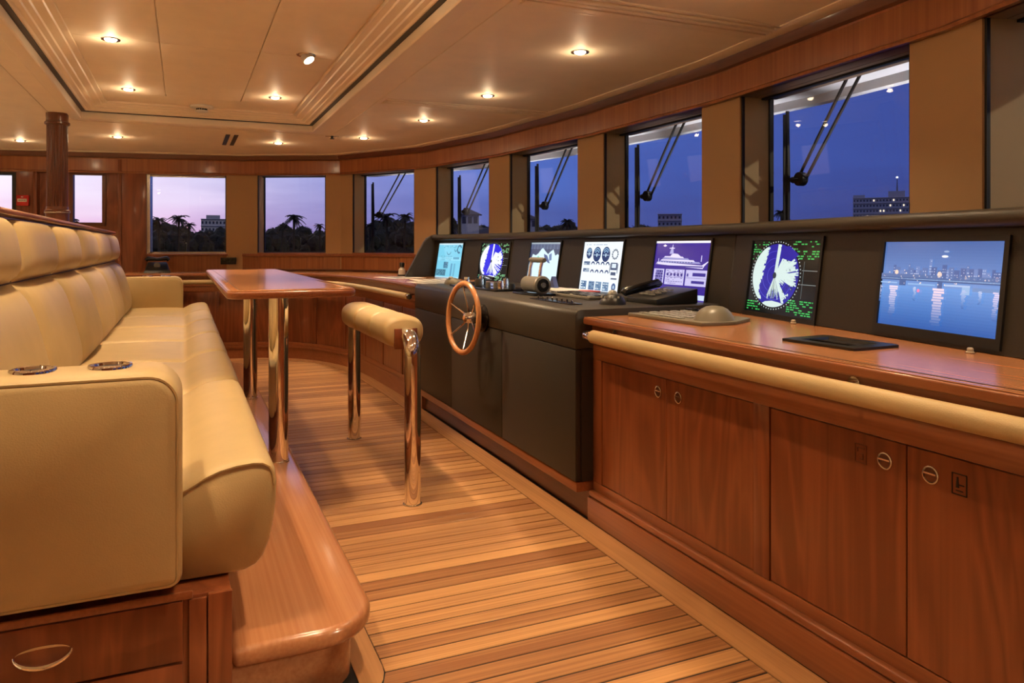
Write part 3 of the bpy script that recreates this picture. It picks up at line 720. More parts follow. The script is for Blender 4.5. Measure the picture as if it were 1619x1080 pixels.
# padded hand rail
t = thing('padded_handrail', 'leather-wrapped handrail with chrome ends along the right-hand cabinet', 'handrail', (1.5, 1.3, .79))
MB().tube([(1.497, CY, .790), (1.497, 2.60, .790)], .0265, 20).build('grip', 'leather', t)
MB().tube([(1.497, 2.598, .790), (1.497, 2.655, .790), (1.497, 2.66, .790)], [.021, .021, .018], 20).build('end_cap', 'chrome', t)
for yy in (2.56, 1.40, .5):
    MB().tube([(1.505, yy, .795), (1.578, yy, .800)], .008, 12).build('bracket', 'chrome', t)
    MB().lathe([(.018, 1.570), (.018, 1.576)], (0, yy, .80), 'x', 16).build('rosette', 'chrome', t)

# ------------------------------------------------------------------ helm console
FX = 1.497; KZ = .165; WT = .886
Y0c, Y1c = 2.752, 5.11
t = thing('helm_console', 'dark leather-clad helm console with sloping instrument panel and padded brow', 'console', (1.9, 4.0, 0))
helm = t
MB().box(1.57, 2.2, 2.76, 5.11, .001, KZ-.03).build('toe_kick', 'cherry_dark', t)
MB().box(1.505, 1.60, 2.755, Y1c, KZ-.045, KZ-.002).build('plinth_rail', 'cherry_h', t, bevel=.004)
MB().box(FX+.015, 2.24, Y0c+.004, Y1c-.002, KZ, WT-.03).build('core', 'black', t)
m = MB().box(FX+.002, FX+.03, Y0c, 3.537, KZ+.0015, .717).build('front_panel', 'console_leather', t, bevel=.003)
MB().box(FX+.002, FX+.03, 3.541, 4.331, KZ+.0015, .717).build('front_panel', 'console_leather', t, bevel=.003)
MB().box(FX+.002, FX+.03, 4.335, Y1c, KZ+.0015, .717).build('front_panel', 'console_leather', t, bevel=.003)
up_ = [(FX, .7215), (FX-.001, .80), (FX, .862), (FX+.006, .876), (FX+.016, .884), (FX+.03, WT), (2.255, WT), (2.255, .7215)]
MB().prism(up_, Y0c-.002, Y1c, 'y').build('worktop', 'console_pad', t, bevel=.004)
MB().box(FX+.03, 2.2, Y0c-.003, Y0c+.02, KZ, .7195).build('end_panel', 'console_leather', t)
# sloping panel, three facets
def px(Y): 
    if Y < 2.70: return 2.25-(2.70-Y)*.177
    if Y > 5.2: return 2.25-(Y-5.2)*.178
    return 2.25
LEAN = .15
def panel_piece(y0, y1, nm, par=helm):
    q = lambda Y, z, d: (px(Y)+(z-.86)*LEAN+d, Y, z)
    zb = .858 if y1 < 2.71 else .881 if y0 > 5.2 else .80
    m = MB().add([q(y0, zb, 0), q(y1, zb, 0), q(y1, 1.235, 0), q(y0, 1.235, 0), q(y0, zb, .05), q(y1, zb, .05), q(y1, 1.235, .05), q(y0, 1.235, .05)],
             [(0, 1, 2, 3), (4, 5, 6, 7), (0, 1, 5, 4), (1, 2, 6, 5), (2, 3, 7, 6), (3, 0, 4, 7)])
    return m.build(nm, 'console_leather', par, bevel=.002, seg=1)
for a, b in ((.33, .95), (.952, 2.699), (2.702, 5.198), (5.202, 6.47)): panel_piece(a, b, 'instrument_panel')
# padded brow
BR = [(px(Y)+.055, Y) for Y in (.33, 2.70, 5.2, 6.44)]
bp = [(-.028, 1.205), (-.040, 1.213), (-.046, 1.228), (-.042, 1.243), (-.030, 1.253), (-.012, 1.256), (.12, 1.256), (.12, 1.235), (0.0, 1.215), (-.01, 1.205)]
ol = {d: offset_line(BR, OUT(d)) for d, z in bp}
MB().loft([[(*ol[d][i], z) for d, z in bp] for i in range(4)]).build('brow', 'console_pad', helm, sharp=50)
dash = [(px(Y)+.10, Y) for Y in (.33, 2.70, 5.2, 6.44)]
dk = MB(); dk.add([(*p, 1.236) for p in dash]+[(*p, 1.236) for p in [(2.42, 6.44), (2.64, 5.2), (2.66, 2.7), (2.03, .33)]], [(0, 1, 2, 5, 6, 7), (2, 3, 4, 5)])
dk.add([(*p, 1.254) for p in dash]+[(*p, 1.254) for p in [(2.42, 6.44), (2.64, 5.2), (2.66, 2.7), (2.03, .33)]], [(0, 1, 2, 5, 6, 7), (2, 3, 4, 5)])
dk.build('dash_top', 'console_pad', helm)
# end cheek at the far end
ch = [(1.80, .88), (1.86, .985), (1.93, 1.115), (1.972, 1.19), (2.0, 1.225), (2.035, 1.248), (2.07, 1.258), (2.45, 1.258), (2.45, .88)]
MB().prism(ch, 6.44, 6.49, 'y').build('end_cheek', 'console_pad', helm, bevel=.008, seg=3)

# ------------------------------------------------------------------ screens
class Screen:
    def __init__(s, name, label, y0, y1, z0, z1, bez=.012, bezb=None):
        ym = (y0+y1)/2
        A = Vector((px(y0)+(z0-.86)*LEAN, y0, z0)); B = Vector((px(y1)+(z0-.86)*LEAN, y1, z0)); C = Vector((px(y0)+(z1-.86)*LEAN, y0, z1))
        s.w = (B-A).length; s.h = (C-A).length; s.O = A; s.U = (B-A).normalized(); s.V = (C-A).normalized(); s.Nn = s.V.cross(s.U).normalized()
        if s.Nn.x > 0: s.Nn = -s.Nn
        s.t = thing(name, label, 'screen', tuple(A))
        bb = bez if bezb is None else bezb
        T0 = lambda u, v, n: tuple(s.O+s.U*u+s.V*v+s.Nn*n)
        m = MB(T0); W_, H_ = s.w, s.h
        m.box(-bez, 0, -bb, H_+bez, -.004, .008).box(W_, W_+bez, -bb, H_+bez, -.004, .008).box(0, W_, -bb, 0, -.004, .008).box(0, W_, H_, H_+bez, -.004, .008)
        m.build('bezel', 'black', s.t)
        s.lay = 0
        s.T = lambda u, v, n: tuple(s.O+s.U*(u*s.w)+s.V*(v*s.h)+s.Nn*(.0015+n))
        s.m = MB(s.T); s.m.add([(0, 0, 0), (1, 0, 0), (1, 1, 0), (0, 1, 0)], [(0, 1, 2, 3)], (0, 0, 0, 1)); s.bgc = None
    def poly(s, pts, col, k=1.0):
        s.lay += 1; n = .00012*min(s.lay, 40)
        c = lin(*col); c = (c[0]*k, c[1]*k, c[2]*k, 1)
        s.m.add([(u, v, n) for u, v in pts], [tuple(range(len(pts)))], c)
    def rect(s, u0, v0, u1, v1, col, k=1.0, same=False):
        if same: s.lay -= 1
        s.poly([(u0, v0), (u1, v0), (u1, v1), (u0, v1)], col, k)
    def disc(s, u, v, r, col, n=28, asp=None, k=1.0):
        a = s.w/s.h if asp is None else asp
        s.poly([(u+r*math.cos(2*PI*i/n), v+r*a*math.sin(2*PI*i/n)) for i in range(n)], col, k)
    def arc(s, u, v, r, wd, a0, a1, col, n=16, asp=None):
        a = s.w/s.h if asp is None else asp
        for i in range(n):
            for (i0) in (0,):
                t0 = math.radians(a0+(a1-a0)*i/n); t1 = math.radians(a0+(a1-a0)*(i+1)/n)
                s.poly([(u+q*math.cos(t_), v+q*a*math.sin(t_)) for q, t_ in ((r-wd, t0), (r, t0), (r, t1), (r-wd, t1))], col); s.lay -= 1
        s.lay += 1
    def dashes(s, u0, v0, u1, v1, rows, col, rnd, fill=.7, cw=.018, th=.5):
        s.lay += 1
        for r in range(rows):
            vv = v1-(v1-v0)*(r+.5)/rows; hh = (v1-v0)/rows*th/2; u = u0
            while u < u1:
                wd = cw*rnd.uniform(.4, 1.6)
                if rnd.random() < fill: s.lay -= 1; s.poly([(u, vv-hh), (min(u1, u+wd), vv-hh), (min(u1, u+wd), vv+hh), (u, vv+hh)], col)
                u += wd+cw*.35
    def done(s): return s.m.build('display', 'screen_light', s.t, smooth=False)
rn = random.Random(3)
ZT, ZB = 1.178, .880
# 1 light blue engine page
S = Screen('monitor', 'monitor showing a pale blue page of gauges and bars, beside the far end cheek', 6.355, 5.935, ZB, ZT)
S.rect(0, 0, 1, 1, (120, 200, 226)); S.rect(0, .955, 1, 1, (190, 220, 232))
S.rect(.02, .50, .98, .60, (140, 212, 236)); S.dashes(.22, .86, .75, .94, 2, (70, 140, 170), rn, .5)
S.arc(.45, .80, .10, .02, 200, 340, (70, 130, 160)); S.arc(.86, .83, .09, .035, 20, 300, (60, 110, 140)); S.arc(.72, .84, .06, .02, 180, 360, (60, 120, 150))
for r in range(3): S.dashes(.10, .60-.05*r, .60, .64-.05*r, 1, (84, 150, 180), rn, .6)
S.rect(.66, .54, .9, .60, (96, 160, 190)); S.rect(.30, .28, .48, .46, (66, 112, 142)); S.dashes(.31, .29, .47, .45, 4, (110, 170, 196), rn, .6)
S.rect(.02, .06, .42, .24, (70, 116, 140)); S.dashes(.03, .07, .41, .23, 4, (110, 180, 200), rn, .4)
for u in (.60, .72): S.rect(u, .06, u+.07, .42, (84, 150, 186)); S.rect(u, .06, u+.07, .42, (100, 170, 200)) if u > .7 else None
S.rect(0, 0, 1, .03, (190, 220, 232)); S.done()
# radar drawing
def radar(S, cx, cy, r, small):
    q = random.Random(11 if small else 5); a = (.46 if small else .43)/r
    S.rect(0, 0, 1, 1, (6, 8, 10))
    green = (60, 190, 90) if not small else (150, 225, 160)
    S.dashes(.02, .72, .26, .99, 8, green, q, .55, .03, .45); S.dashes(.62, .74, .99, .99, 8, green, q, .6, .035, .5)
    S.dashes(.01, .02, .22, .16, 4, green, q, .6, .03, .45); S.dashes(.62, .02, .97, .22, 7, green, q, .6, .035, .5)
    for v in (.60, .42): S.rect(.78, v, 1.0, v+.006, (150, 160, 160))
    S.rect(.80, .24, .806, .72, (90, 100, 100))
    for k in range(60):
        t_ = 2*PI*k/60; S.disc(cx+(r+.022)*math.cos(t_), cy+(r+.022)*a*math.sin(t_), .006, (200, 215, 215), 6); S.lay -= 1
    S.disc(cx, cy, r, (34, 28, 150) if not small else (36, 30, 215), 60, a)
    for rr in (.33, .55, .78): S.arc(cx, cy, r*rr, .005, 0, 360, (84, 84, 210), 40, a)
    W_ = (206, 224, 220) if not small else (240, 244, 250)
    def inside(u, v): return math.hypot(u-cx, (v-cy)/a) <= r
    def clip(u, v):
        d = math.hypot(u-cx, (v-cy)/a)
        return (u, v) if d <= r else (cx+(u-cx)*r/d, cy+(v-cy)*r/d)
    # left shore: band between the rim and a ragged inner edge
    n = 34
    for i in range(n):
        f0, f1 = i/n, (i+1)/n
        t0, t1 = math.radians(118+f0*112), math.radians(118+f1*112)
        inner = (.55+.22*abs(math.sin(f0*9)))*.0
        wdt = r*(.16+.30*math.sin(PI*min(1, f0*1.15))+q.uniform(-.05, .05))
        S.poly([clip(cx+r*math.cos(t0), cy+r*a*math.sin(t0)), clip(cx+r*math.cos(t1), cy+r*a*math.sin(t1)), (cx+r*math.cos(t1)+wdt, cy+r*a*math.sin(t1)-.01), (cx+r*math.cos(t0)+wdt, cy+r*a*math.sin(t0)+.01)], W_); S.lay -= 1
    S.lay += 1
    # right shore: rays from the centre
    for i in range(90):
        t0 = math.radians(-64+i*128/90); ln = r*(q.uniform(.8, 1.0) if q.random() < .8 else q.uniform(.4, .7)); st0 = r*q.uniform(.02, .12)
        if -50 < math.degrees(t0) < -22 and q.random() < .8: ln = r*q.uniform(.25, .5)
        dt_ = math.radians(1.35)
        S.poly([(cx+st0*math.cos(t0-dt_), cy+st0*a*math.sin(t0-dt_)), (cx+ln*math.cos(t0-dt_), cy+ln*a*math.sin(t0-dt_)), (cx+ln*math.cos(t0+dt_), cy+ln*a*math.sin(t0+dt_)), (cx+st0*math.cos(t0+dt_), cy+st0*a*math.sin(t0+dt_))], W_); S.lay -= 1
    for i in range(40):
        t0 = math.radians(-112+i*46/40); ln = r*q.uniform(.4, .8); dt_ = math.radians(.8)
        S.poly([(cx, cy), (cx+ln*math.cos(t0-dt_), cy+ln*a*math.sin(t0-dt_)), (cx+ln*math.cos(t0+dt_), cy+ln*a*math.sin(t0+dt_))], W_ if q.random() < .75 else (70, 90, 70)); S.lay -= 1
    for i in range(40):
        t0 = math.radians(q.uniform(-60, 60)); rr = r*q.uniform(.45, .97); S.disc(cx+rr*math.cos(t0), cy+rr*a*math.sin(t0), r*q.uniform(.015, .045), (30, 40, 90) if q.random() < .5 else W_, 7, a*q.uniform(.6, 1.6)); S.lay -= 1
    # wedge pointing up, lower crescent
    S.lay += 2
    S.poly([(cx-.012, cy), (cx+.01, cy+r*a*.99), (cx+.06, cy+r*a*.97), (cx+.03, cy)], W_)
    S.poly([(cx+.08, cy+r*a*.55), (cx+.05, cy+r*a*.9), (cx+.18, cy+r*a*.93), (cx+.32, cy+r*a*.66), (cx+.22, cy+r*a*.45)], (34, 28, 150) if not small else (36, 30, 215))
    P = [clip(cx+r*math.cos(math.radians(t_)), cy+r*a*math.sin(math.radians(t_))) for t_ in range(245, 305, 5)]
    S.poly(P+[(cx+r*.3, cy-r*a*.83), (cx, cy-r*a*.80), (cx-r*.3, cy-r*a*.84)], W_)
    S.disc(cx, cy, .028, (40, 50, 60), 14)
S = Screen('monitor', 'monitor showing a small bright blue radar picture behind the steering wheel', 5.64, 5.237, ZB, ZT)
radar(S, .42, .52, .40, True); S.done()
# 3 chart
S = Screen('monitor', 'monitor showing a pale sea chart with dark gridded land, behind the throttle', 4.868, 4.408, ZB, ZT)
S.rect(0, 0, 1, 1, (205, 232, 245)); S.rect(0, .965, 1, 1, (150, 165, 175))
S.poly([(0, .965), (1, .965), (1, .70), (.93, .74), (.86, .70), (.78, .84), (.70, .80), (.62, .73), (.52, .80), (.42, .88), (.36, .83), (.28, .74), (.20, .70), (.10, .73), (.05, .62), (0, .46)], (48, 58, 92))
for k in range(9): S.rect(.02+.11*k, .84, .026+.11*k, .96, (130, 150, 180)); S.lay -= 1
for k in range(4): S.rect(0, .86+.03*k, 1, .865+.03*k, (120, 140, 175)); S.lay -= 1
S.lay += 2; S.disc(.30, .60, .055, (120, 205, 185)); S.poly([(.48, .74), (.60, .70), (.72, .52), (.64, .54), (.52, .62)], (60, 80, 130)); S.poly([(.66, .72), (.74, .76), (.76, .6), (.68, .58)], (90, 115, 160)); S.rect(0, 0, .2, .28, (215, 238, 248)); S.done()
# 4 white gauges
S = Screen('monitor', 'monitor showing a white page of dark round engine gauges', 4.09, 3.635, ZB-.006, ZT)
S.rect(0, 0, 1, 1, (232, 240, 248)); S.dashes(.06, .93, .6, .96, 1, (150, 170, 190), rn, .8)
D = (32, 56, 104)
for u, v, r in ((.16, .775, .075), (.37, .755, .10), (.60, .755, .10)):
    S.disc(u, v, r, D, 28); S.arc(u, v, r*.82, .012, 30, 150, (150, 190, 220)); S.arc(u, v, r*.55, .014, 20, 160, (140, 180, 215)); S.rect(u-.012, v-.05, u+.012, v+.02, (190, 215, 235)); S.rect(u-r*.8, v-.02, u+r*.8, v-.008, (190, 215, 235))
for k in range(12):
    t_ = 2*PI*k/12; S.disc(.83+.065*math.cos(t_), .76+.085*math.sin(t_), .015, (70, 84, 100), 6); S.lay -= 1
for v in (.54, .38):
    for k in range(4): S.arc(.30+.125*k, v, .05, .02, 10, 170, D); 
for v in (.57, .43): S.rect(.06, v-.03, .22, v+.04, (90, 110, 140)); S.dashes(.07, v-.025, .21, v+.035, 2, (210, 225, 235), rn, .6, .03)
S.rect(.76, .46, .92, .60, (66, 80, 110)); S.rect(.79, .50, .89, .58, (215, 228, 240)); S.rect(.78, .36, .90, .42, (66, 80, 110)); S.rect(.74, .40, .755, .58, (66, 80, 110)); S.rect(.925, .40, .94, .58, (66, 80, 110)); S.rect(.80, .28, .94, .31, (90, 100, 120))
for u in (.05, .26, .44, .62): S.rect(u, .05, u+.15, .22, (110, 140, 170)); S.dashes(u+.01, .06, u+.14, .21, 4, (44, 70, 120), rn, .6, .05); S.dashes(u+.01, .06, u+.14, .21, 3, (220, 232, 240), rn, .35, .05)
S.disc(.89, .14, .05, (60, 90, 140)); S.disc(.89, .14, .022, (200, 220, 235)); S.done()
# 5 yacht profile
S = Screen('monitor', 'monitor showing a white motor yacht outline on a violet-blue page', 3.315, 2.865, ZB, ZT)
PU = (58, 40, 140)
S.rect(0, 0, 1, 1, PU); S.rect(0, .965, 1, 1, (245, 240, 250))
wh = (220, 214, 244)
S.poly([(.05, .60), (.90, .545), (.93, .60), (.08, .625)], wh); S.poly([(.03, .59), (.06, .62), (.92, .585), (.99, .665), (.97, .665), (.88, .60), (.06, .64)], wh); S.rect(.05, .565, .90, .585, PU)
for k in range(4):
    u0 = .09+.03*k; u1 = .86-.10*k; v = .635+.028*k
    S.poly([(u0, v), (u1, v-.012*(1-k*.1)), (u1-.03, v+.018), (u0+.02, v+.022)], (150, 150, 205) if k % 2 == 0 else wh)
for k in range(12): S.rect(.14+.05*k, .635, .165+.05*k, .648, (60, 60, 130)); S.lay -= 1
S.lay += 1
S.poly([(.30, .74), (.50, .735), (.44, .78), (.34, .79)], wh); S.poly([(.28, .78), (.36, .78), (.34, .90), (.31, .90)], (170, 165, 215)); S.rect(.27, .87, .37, .885, wh); S.rect(.325, .88, .335, .94, wh)
S.rect(.86, .66, .872, .76, wh); S.rect(.08, .62, .09, .70, wh); S.poly([(.14, .92), (.18, .945), (.22, .92), (.18, .90)], (235, 225, 235))
for (u0, u1) in ((.02, .22), (.25, .60), (.63, .99)):
    S.rect(u0, .26, u1, .52, (196, 190, 232)); S.rect(u0+.01, .385, u1-.01, .39, PU)
S.rect(.06, .28, .20, .50, (120, 115, 180)); S.dashes(.06, .28, .20, .50, 5, (52, 40, 120), rn, .7, .04, .6); S.dashes(.27, .27, .58, .51, 8, (120, 110, 175), rn, .6, .03, .4)
for k in range(5): S.rect(.28+.065*k, .41, .315+.065*k, .455, (56, 44, 130)); S.lay -= 1
S.lay += 1; S.rect(.75, .42, .97, .475, (62, 50, 140)); S.rect(.74, .30, .96, .345, (62, 50, 140)); S.rect(.65, .41, .68, .46, (80, 70, 150))
S.rect(.0, .04, 1, .12, (200, 214, 236)); S.rect(0, 0, 1, .03, (80, 60, 160)); S.done()
# 6 large radar
S = Screen('monitor', 'monitor showing a large white and blue radar disc with green readouts', 2.55, 2.092, ZB-.004, ZT-.002, .014, .03)
radar(S, .40, .52, .345, False); S.done()
MB().lathe([(.013, 0), (.014, .008), (.010, .016), (.004, .018)], (0, 0, 0), 'z', 16)
# 7 harbour view
S = Screen('monitor', 'large monitor showing a blue harbour skyline at dusk', 1.765, 1.32, .899, 1.165, .016, .03)
for k in range(16):
    f = k/16; S.rect(0, .46+.54*f, 1, .46+.54*(f+1/16), tuple(int(a+(b-a)*f) for a, b in zip((112, 146, 206), (72, 100, 160)))); S.lay -= 1
for k in range(14):
    f = k/14; S.rect(0, .48-.48*(f+1/14), 1, .48-.48*f, tuple(int(a+(b-a)*f) for a, b in zip((106, 150, 214), (44, 88, 164)))); S.lay -= 1
S.lay += 1; q = random.Random(21)
u = .1
while u < 1:
    wd = q.uniform(.02, .05); h_ = q.uniform(.08, .17); h_ = .22 if .40 < u < .45 else h_
    S.rect(u, .58, min(1, u+wd), .58+h_, q.choice([(96, 118, 172), (112, 134, 188), (80, 100, 156)])); S.lay -= 1
    for z in range(int(h_/.03)):
        for c in range(2):
            if q.random() < .55: S.lay += 1; S.rect(min(.985, u+.005+c*wd*.4), .59+.03*z, min(.99, u+.005+c*wd*.4+.008), .60+.03*z, (190, 200, 226)); S.lay -= 1
    u += wd*q.uniform(.8, 1.2)
S.lay += 2; S.rect(0, .56, 1, .615, (92, 114, 164)); S.rect(0, .54, 1, .575, (70, 92, 144)); S.rect(.0, .555, 1, .568, (150, 178, 216)); S.rect(.18, .48, .24, .56, (76, 98, 150)); S.rect(.52, .47, .56, .56, (76, 98, 150)); S.rect(.0, .50, .16, .515, (150, 184, 226)); S.rect(.26, .495, .5, .512, (140, 176, 222)); S.rect(.58, .50, .78, .52, (170, 190, 226)); S.rect(.72, .42, .78, .50, (150, 180, 220)); S.rect(.80, .46, 1, .50, (110, 140, 190))
for u, v, r, c in ((.145, .635, .016, (255, 214, 190)), (.53, .625, .020, (255, 222, 200)), (.97, .60, .014, (255, 214, 200)), (.36, .43, .012, (250, 130, 170)), (.74, .60, .01, (250, 220, 200)), (.56, .83, .028, (236, 236, 240)), (.57, .885, .022, (150, 170, 205))):
    S.disc(u, v, r, c, 14, .5 if v > .8 else None)
for k in range(40):
    S.disc(q.uniform(.02, .98), q.uniform(.50, .66), q.uniform(.003, .006), (240, 220, 210), 6); S.lay -= 1
S.lay += 2
for u, w_, d, c in ((.13, .085, .36, (232, 212, 230)), (.53, .11, .42, (246, 214, 226)), (.33, .03, .16, (190, 200, 230)), (.86, .03, .14, (190, 200, 230)), (.0, .04, .2, (200, 200, 230)), (.735, .04, .2, (180, 190, 226)), (.975, .05, .3, (226, 206, 230))):
    for k in range(14):
        f = k/14; ww = w_*(.6+.4*q.random())*(1-.3*f); uu = u+q.uniform(-.008, .008); bgc = [int(a+(b-a)*(.2+.8*f)) for a, b in zip((106, 150, 214), (44, 88, 164))]
        mix_ = (1-f)**.8; S.rect(max(0, uu-ww/2), .47-d*(f+.8/14), min(1, uu+ww/2), .47-d*f, tuple(int(a*mix_+b*(1-mix_)) for a, b in zip(c, bgc))); S.lay -= 1
S.done()
for yy, nm in ((2.17, 'beige control knob on the counter below the large radar monitor'), (1.375, 'beige control knob on the counter below the harbour view monitor')):
    t = thing('rotary_control', nm, 'knob', (px(yy)-.03, yy, CTZ))
    MB().lathe([(.011, 0), (.011, .003), (.0085, .005), (.0085, .012), (.006, .015)], (px(yy)-.035, yy, CTZ+.0004), 'z', 18).build('dial', 'beige_knob', t)
    MB().lathe([(.014, 0), (.014, .002)], (px(yy)-.035, yy, CTZ+.0004), 'z', 18).build('base_ring', 'nickel', t)

# ------------------------------------------------------------------ steering wheel
WC = Vector((1.372, 3.775, .768)); YAW = math.radians(6)
t = thing('steering_wheel', 'wooden-rimmed ship steering wheel with six steel spokes on the dark console', 'steering wheel', tuple(WC))
ax = Vector((-math.cos(YAW), -math.sin(YAW)*1.0, .06)).normalized(); sv = Vector((0, 0, 1)).cross(ax).normalized(); uv = ax.cross(sv)
WP = lambda a, r, d: tuple(WC+sv*(r*math.cos(a))+uv*(r*math.sin(a))+ax*d)
rings = []
for k in range(64):
    a = 2*PI*k/64; rings.append([WP(a, .184+.0155*math.cos(b), .0135*math.sin(b)) for b in [2*PI*j/12 for j in range(12)]])
rings.append(rings[0]); MB().loft(rings, cap=False).build('rim', 'wheel_wood', t)
for k in range(6):
    a = PI/2+PI/3*k+.12
    MB().tube([WP(a, r, d) for r, d in ((.02, -.035), (.06, -.030), (.12, -.014), (.176, 0))], [.006, .0055, .005, .0045], 8).build('spoke', 'chrome', t)
MB().tube([WP(0, 0, -.06), WP(0, 0, -.05), WP(0, 0, -.03), WP(0, 0, -.012), WP(0, 0, -.006)], [.034, .036, .03, .026, .012], 22).build('hub', 'chrome', t)
MB().tube([WP(0, 0, -.006), WP(0, 0, -.002)], [.014, .010], 16).build('hub_cap', 'wheel_wood', t)
MB().tube([WP(0, 0, -.124), WP(0, 0, -.06)], .03, 20).build('shaft', 'black_gloss', t)
MB().tube([WP(0, 0, -.130), WP(0, 0, -.112), WP(0, 0, -.105)], [.075, .075, .06], 28).build('mount', 'black_gloss', t)

# ------------------------------------------------------------------ things on the console
Z = WT+.0005
t = thing('throttle_lever', 'twin-lever engine throttle with round drum housing on the console', 'throttle', (1.76, 3.62, Z))
MB().box(1.70, 1.84, 3.58, 3.86, Z, Z+.010).build('base_plate', 'black_gloss', t, bevel=.003)
MB().lathe([(.0, 3.60), (.030, 3.60), (.046, 3.602), (.050, 3.608), (.050, 3.625), (.046, 3.63), (.044, 3.64), (.044, 3.80), (.036, 3.81), (0.0, 3.81)], (1.765, 0, Z+.056), 'y', 28, cap=False).build('drum', 'grey_plastic', t)
MB().lathe([(.034, 3.5975), (.036, 3.601)], (1.765, 0, Z+.056), 'y', 28).build('drum_face', 'black_gloss', t)
MB().lathe([(.014, 3.594), (.016, 3.598)], (1.765, 0, Z+.056), 'y', 18).build('drum_boss', 'nickel', t)
for yy in (3.645, 3.775):
    MB().tube([(1.765, yy, Z+.09), (1.772, yy, Z+.15), (1.785, yy+.004, Z+.188)], [.011, .009, .010], 12).build('lever', 'chrome', t)
MB().tube([(1.785, 3.625, Z+.190), (1.785, 3.64, Z+.190), (1.785, 3.79, Z+.190), (1.785, 3.80, Z+.190)], [.012, .0145, .0145, .012], 16).build('grip', 'grey_plastic', t)
def knobbox(name, label, cat, x0, x1, y0, y1, h, mat, ks, group=None):
    t = thing(name, label, cat, ((x0+x1)/2, (y0+y1)/2, Z))
    MB().box(x0, x1, y0, y1, Z, Z+h).build('body', mat, t, bevel=.004)
    for (x, y, r, kh, km) in ks:
        MB().lathe([(r, Z+h), (r, Z+h+kh*.6), (r*.8, Z+h+kh)], (x, y, 0), 'z', 14).build('knob', km, t)
    return t
knobbox('thruster_panel', 'low black thruster control panel with joysticks behind the wheel', 'control panel', 1.66, 1.9, 4.02, 4.36, .012, 'black_gloss',
        [(1.72, 4.08, .018, .05, 'chrome'), (1.72, 4.16, .014, .04, 'grey_plastic'), (1.80, 4.10, .02, .03, 'black'), (1.82, 4.24, .018, .055, 'chrome'), (1.72, 4.28, .016, .035, 'grey_plastic'), (1.85, 4.33, .02, .06, 'black')])
knobbox('joystick_panel', 'black autopilot joystick panel next to the wheel', 'control panel', 1.64, 1.92, 4.42, 4.78, .012, 'black_gloss',
        [(1.74, 4.50, .022, .045, 'grey_plastic'), (1.80, 4.60, .016, .06, 'chrome'), (1.72, 4.66, .02, .05, 'chrome'), (1.85, 4.70, .024, .04, 'black')])
t = thing('microphone', 'black gooseneck microphone lying across the far console end', 'microphone', (1.9, 4.85, Z))
MB().box(1.84, 1.92, 4.82, 4.92, Z, Z+.02).build('base', 'black', t, bevel=.004)
MB().tube([(1.88, 4.87, Z+.02), (1.88, 4.87, Z+.05), (1.87, 4.78, Z+.068), (1.86, 4.64, Z+.064), (1.855, 4.52, Z+.056)], [.005, .005, .005, .007, .009], 8).build('neck', 'black_gloss', t)
t = thing('switch_row', 'row of small chrome toggle switches by the front edge of the console', 'switch', (1.62, 3.2, Z))
MB().box(1.60, 1.66, 2.98, 3.42, Z, Z+.004).build('plate', 'black_gloss', t, bevel=.001)
for k in range(8):
    yy = 3.02+.05*k; MB().tube([(1.63, yy, Z+.004), (1.625, yy, Z+.018)], [.004, .0055], 8).build('toggle', 'chrome', t)
t = thing('folded_card', 'blue folded card standing on the console below the chart screen', 'card', (2.14, 4.22, Z))
MB().prism([(4.18, Z), (4.27, Z), (4.225, Z+.075)], 2.13, 2.16, 'x').build('fold', 'blue_plastic', t)
MB().box(2.1, 2.2, 4.14, 4.32, Z, Z+.004).build('base', 'paper', t)
t = thing('booklet', 'white booklet with red cover strip below the gauge monitor', 'booklet', (2.1, 3.95, Z))
MB().box(2.02, 2.19, 3.84, 4.08, Z, Z+.008).build('pages', 'paper', t, bevel=.001)
MB().box(2.02, 2.19, 3.72, 3.84, Z, Z+.009).build('cover', 'paper_red', t, bevel=.001)
t = thing('keyboard', 'flat dark grey keyboard lying below the gauge monitor', 'keyboard', (1.95, 3.45, Z))
MB().box(1.83, 2.03, 3.22, 3.70, Z, Z+.014).build('body', 'grey_plastic', t, bevel=.004)
for r in range(5):
    for c in range(12):
        MB().box(1.85+.034*r, 1.876+.034*r, 3.245+.0365*c, 3.274+.0365*c, Z+.014, Z+.019).build('key', 'black' if (r+c) % 5 else 'key_grey', t)
t = thing('trackball', 'black dome trackball with a grey ball on the near end of the console', 'trackball', (1.80, 2.95, Z))
MB().lathe([(.062, 0), (.060, .012), (.050, .030), (.034, .042), (.022, .046)], (1.80, 2.95, Z), 'z', 28).build('dome', 'black', t)
MB().lathe([(.024, .040), (.023, .050), (.016, .060), (.006, .065)], (1.80, 2.95, Z), 'z', 20).build('ball', 'key_grey', t)
for k in range(6):
    a = PI/2+k*PI/5; MB().lathe([(.006, .03), (.005, .04)], (1.80+.05*math.cos(a), 2.95+.05*math.sin(a), Z), 'z', 8).build('button', 'key_grey', t)
t = thing('telephone', 'black desk telephone with handset on the near end of the console', 'telephone', (2.05, 3.0, Z))
MB().add([(1.95, 2.82, Z), (2.18, 2.82, Z), (2.18, 3.06, Z), (1.95, 3.06, Z), (1.95, 2.82, Z+.025), (2.18, 2.82, Z+.07), (2.18, 3.06, Z+.07), (1.95, 3.06, Z+.025)],
         [(0, 3, 2, 1), (4, 5, 6, 7), (0, 1, 5, 4), (1, 2, 6, 5), (2, 3, 7, 6), (3, 0, 4, 7)]).build('base', 'black', t, bevel=.006)
MB().tube([(1.96, 3.11, Z+.035), (1.97, 3.11, Z+.045), (2.16, 3.11, Z+.082), (2.17, 3.11, Z+.072)], [.018, .022, .022, .018], 12).build('handset', 'black_gloss', t)
MB().box(1.95, 2.18, 3.06, 3.14, Z, Z+.022).build('cradle', 'black', t, bevel=.004)
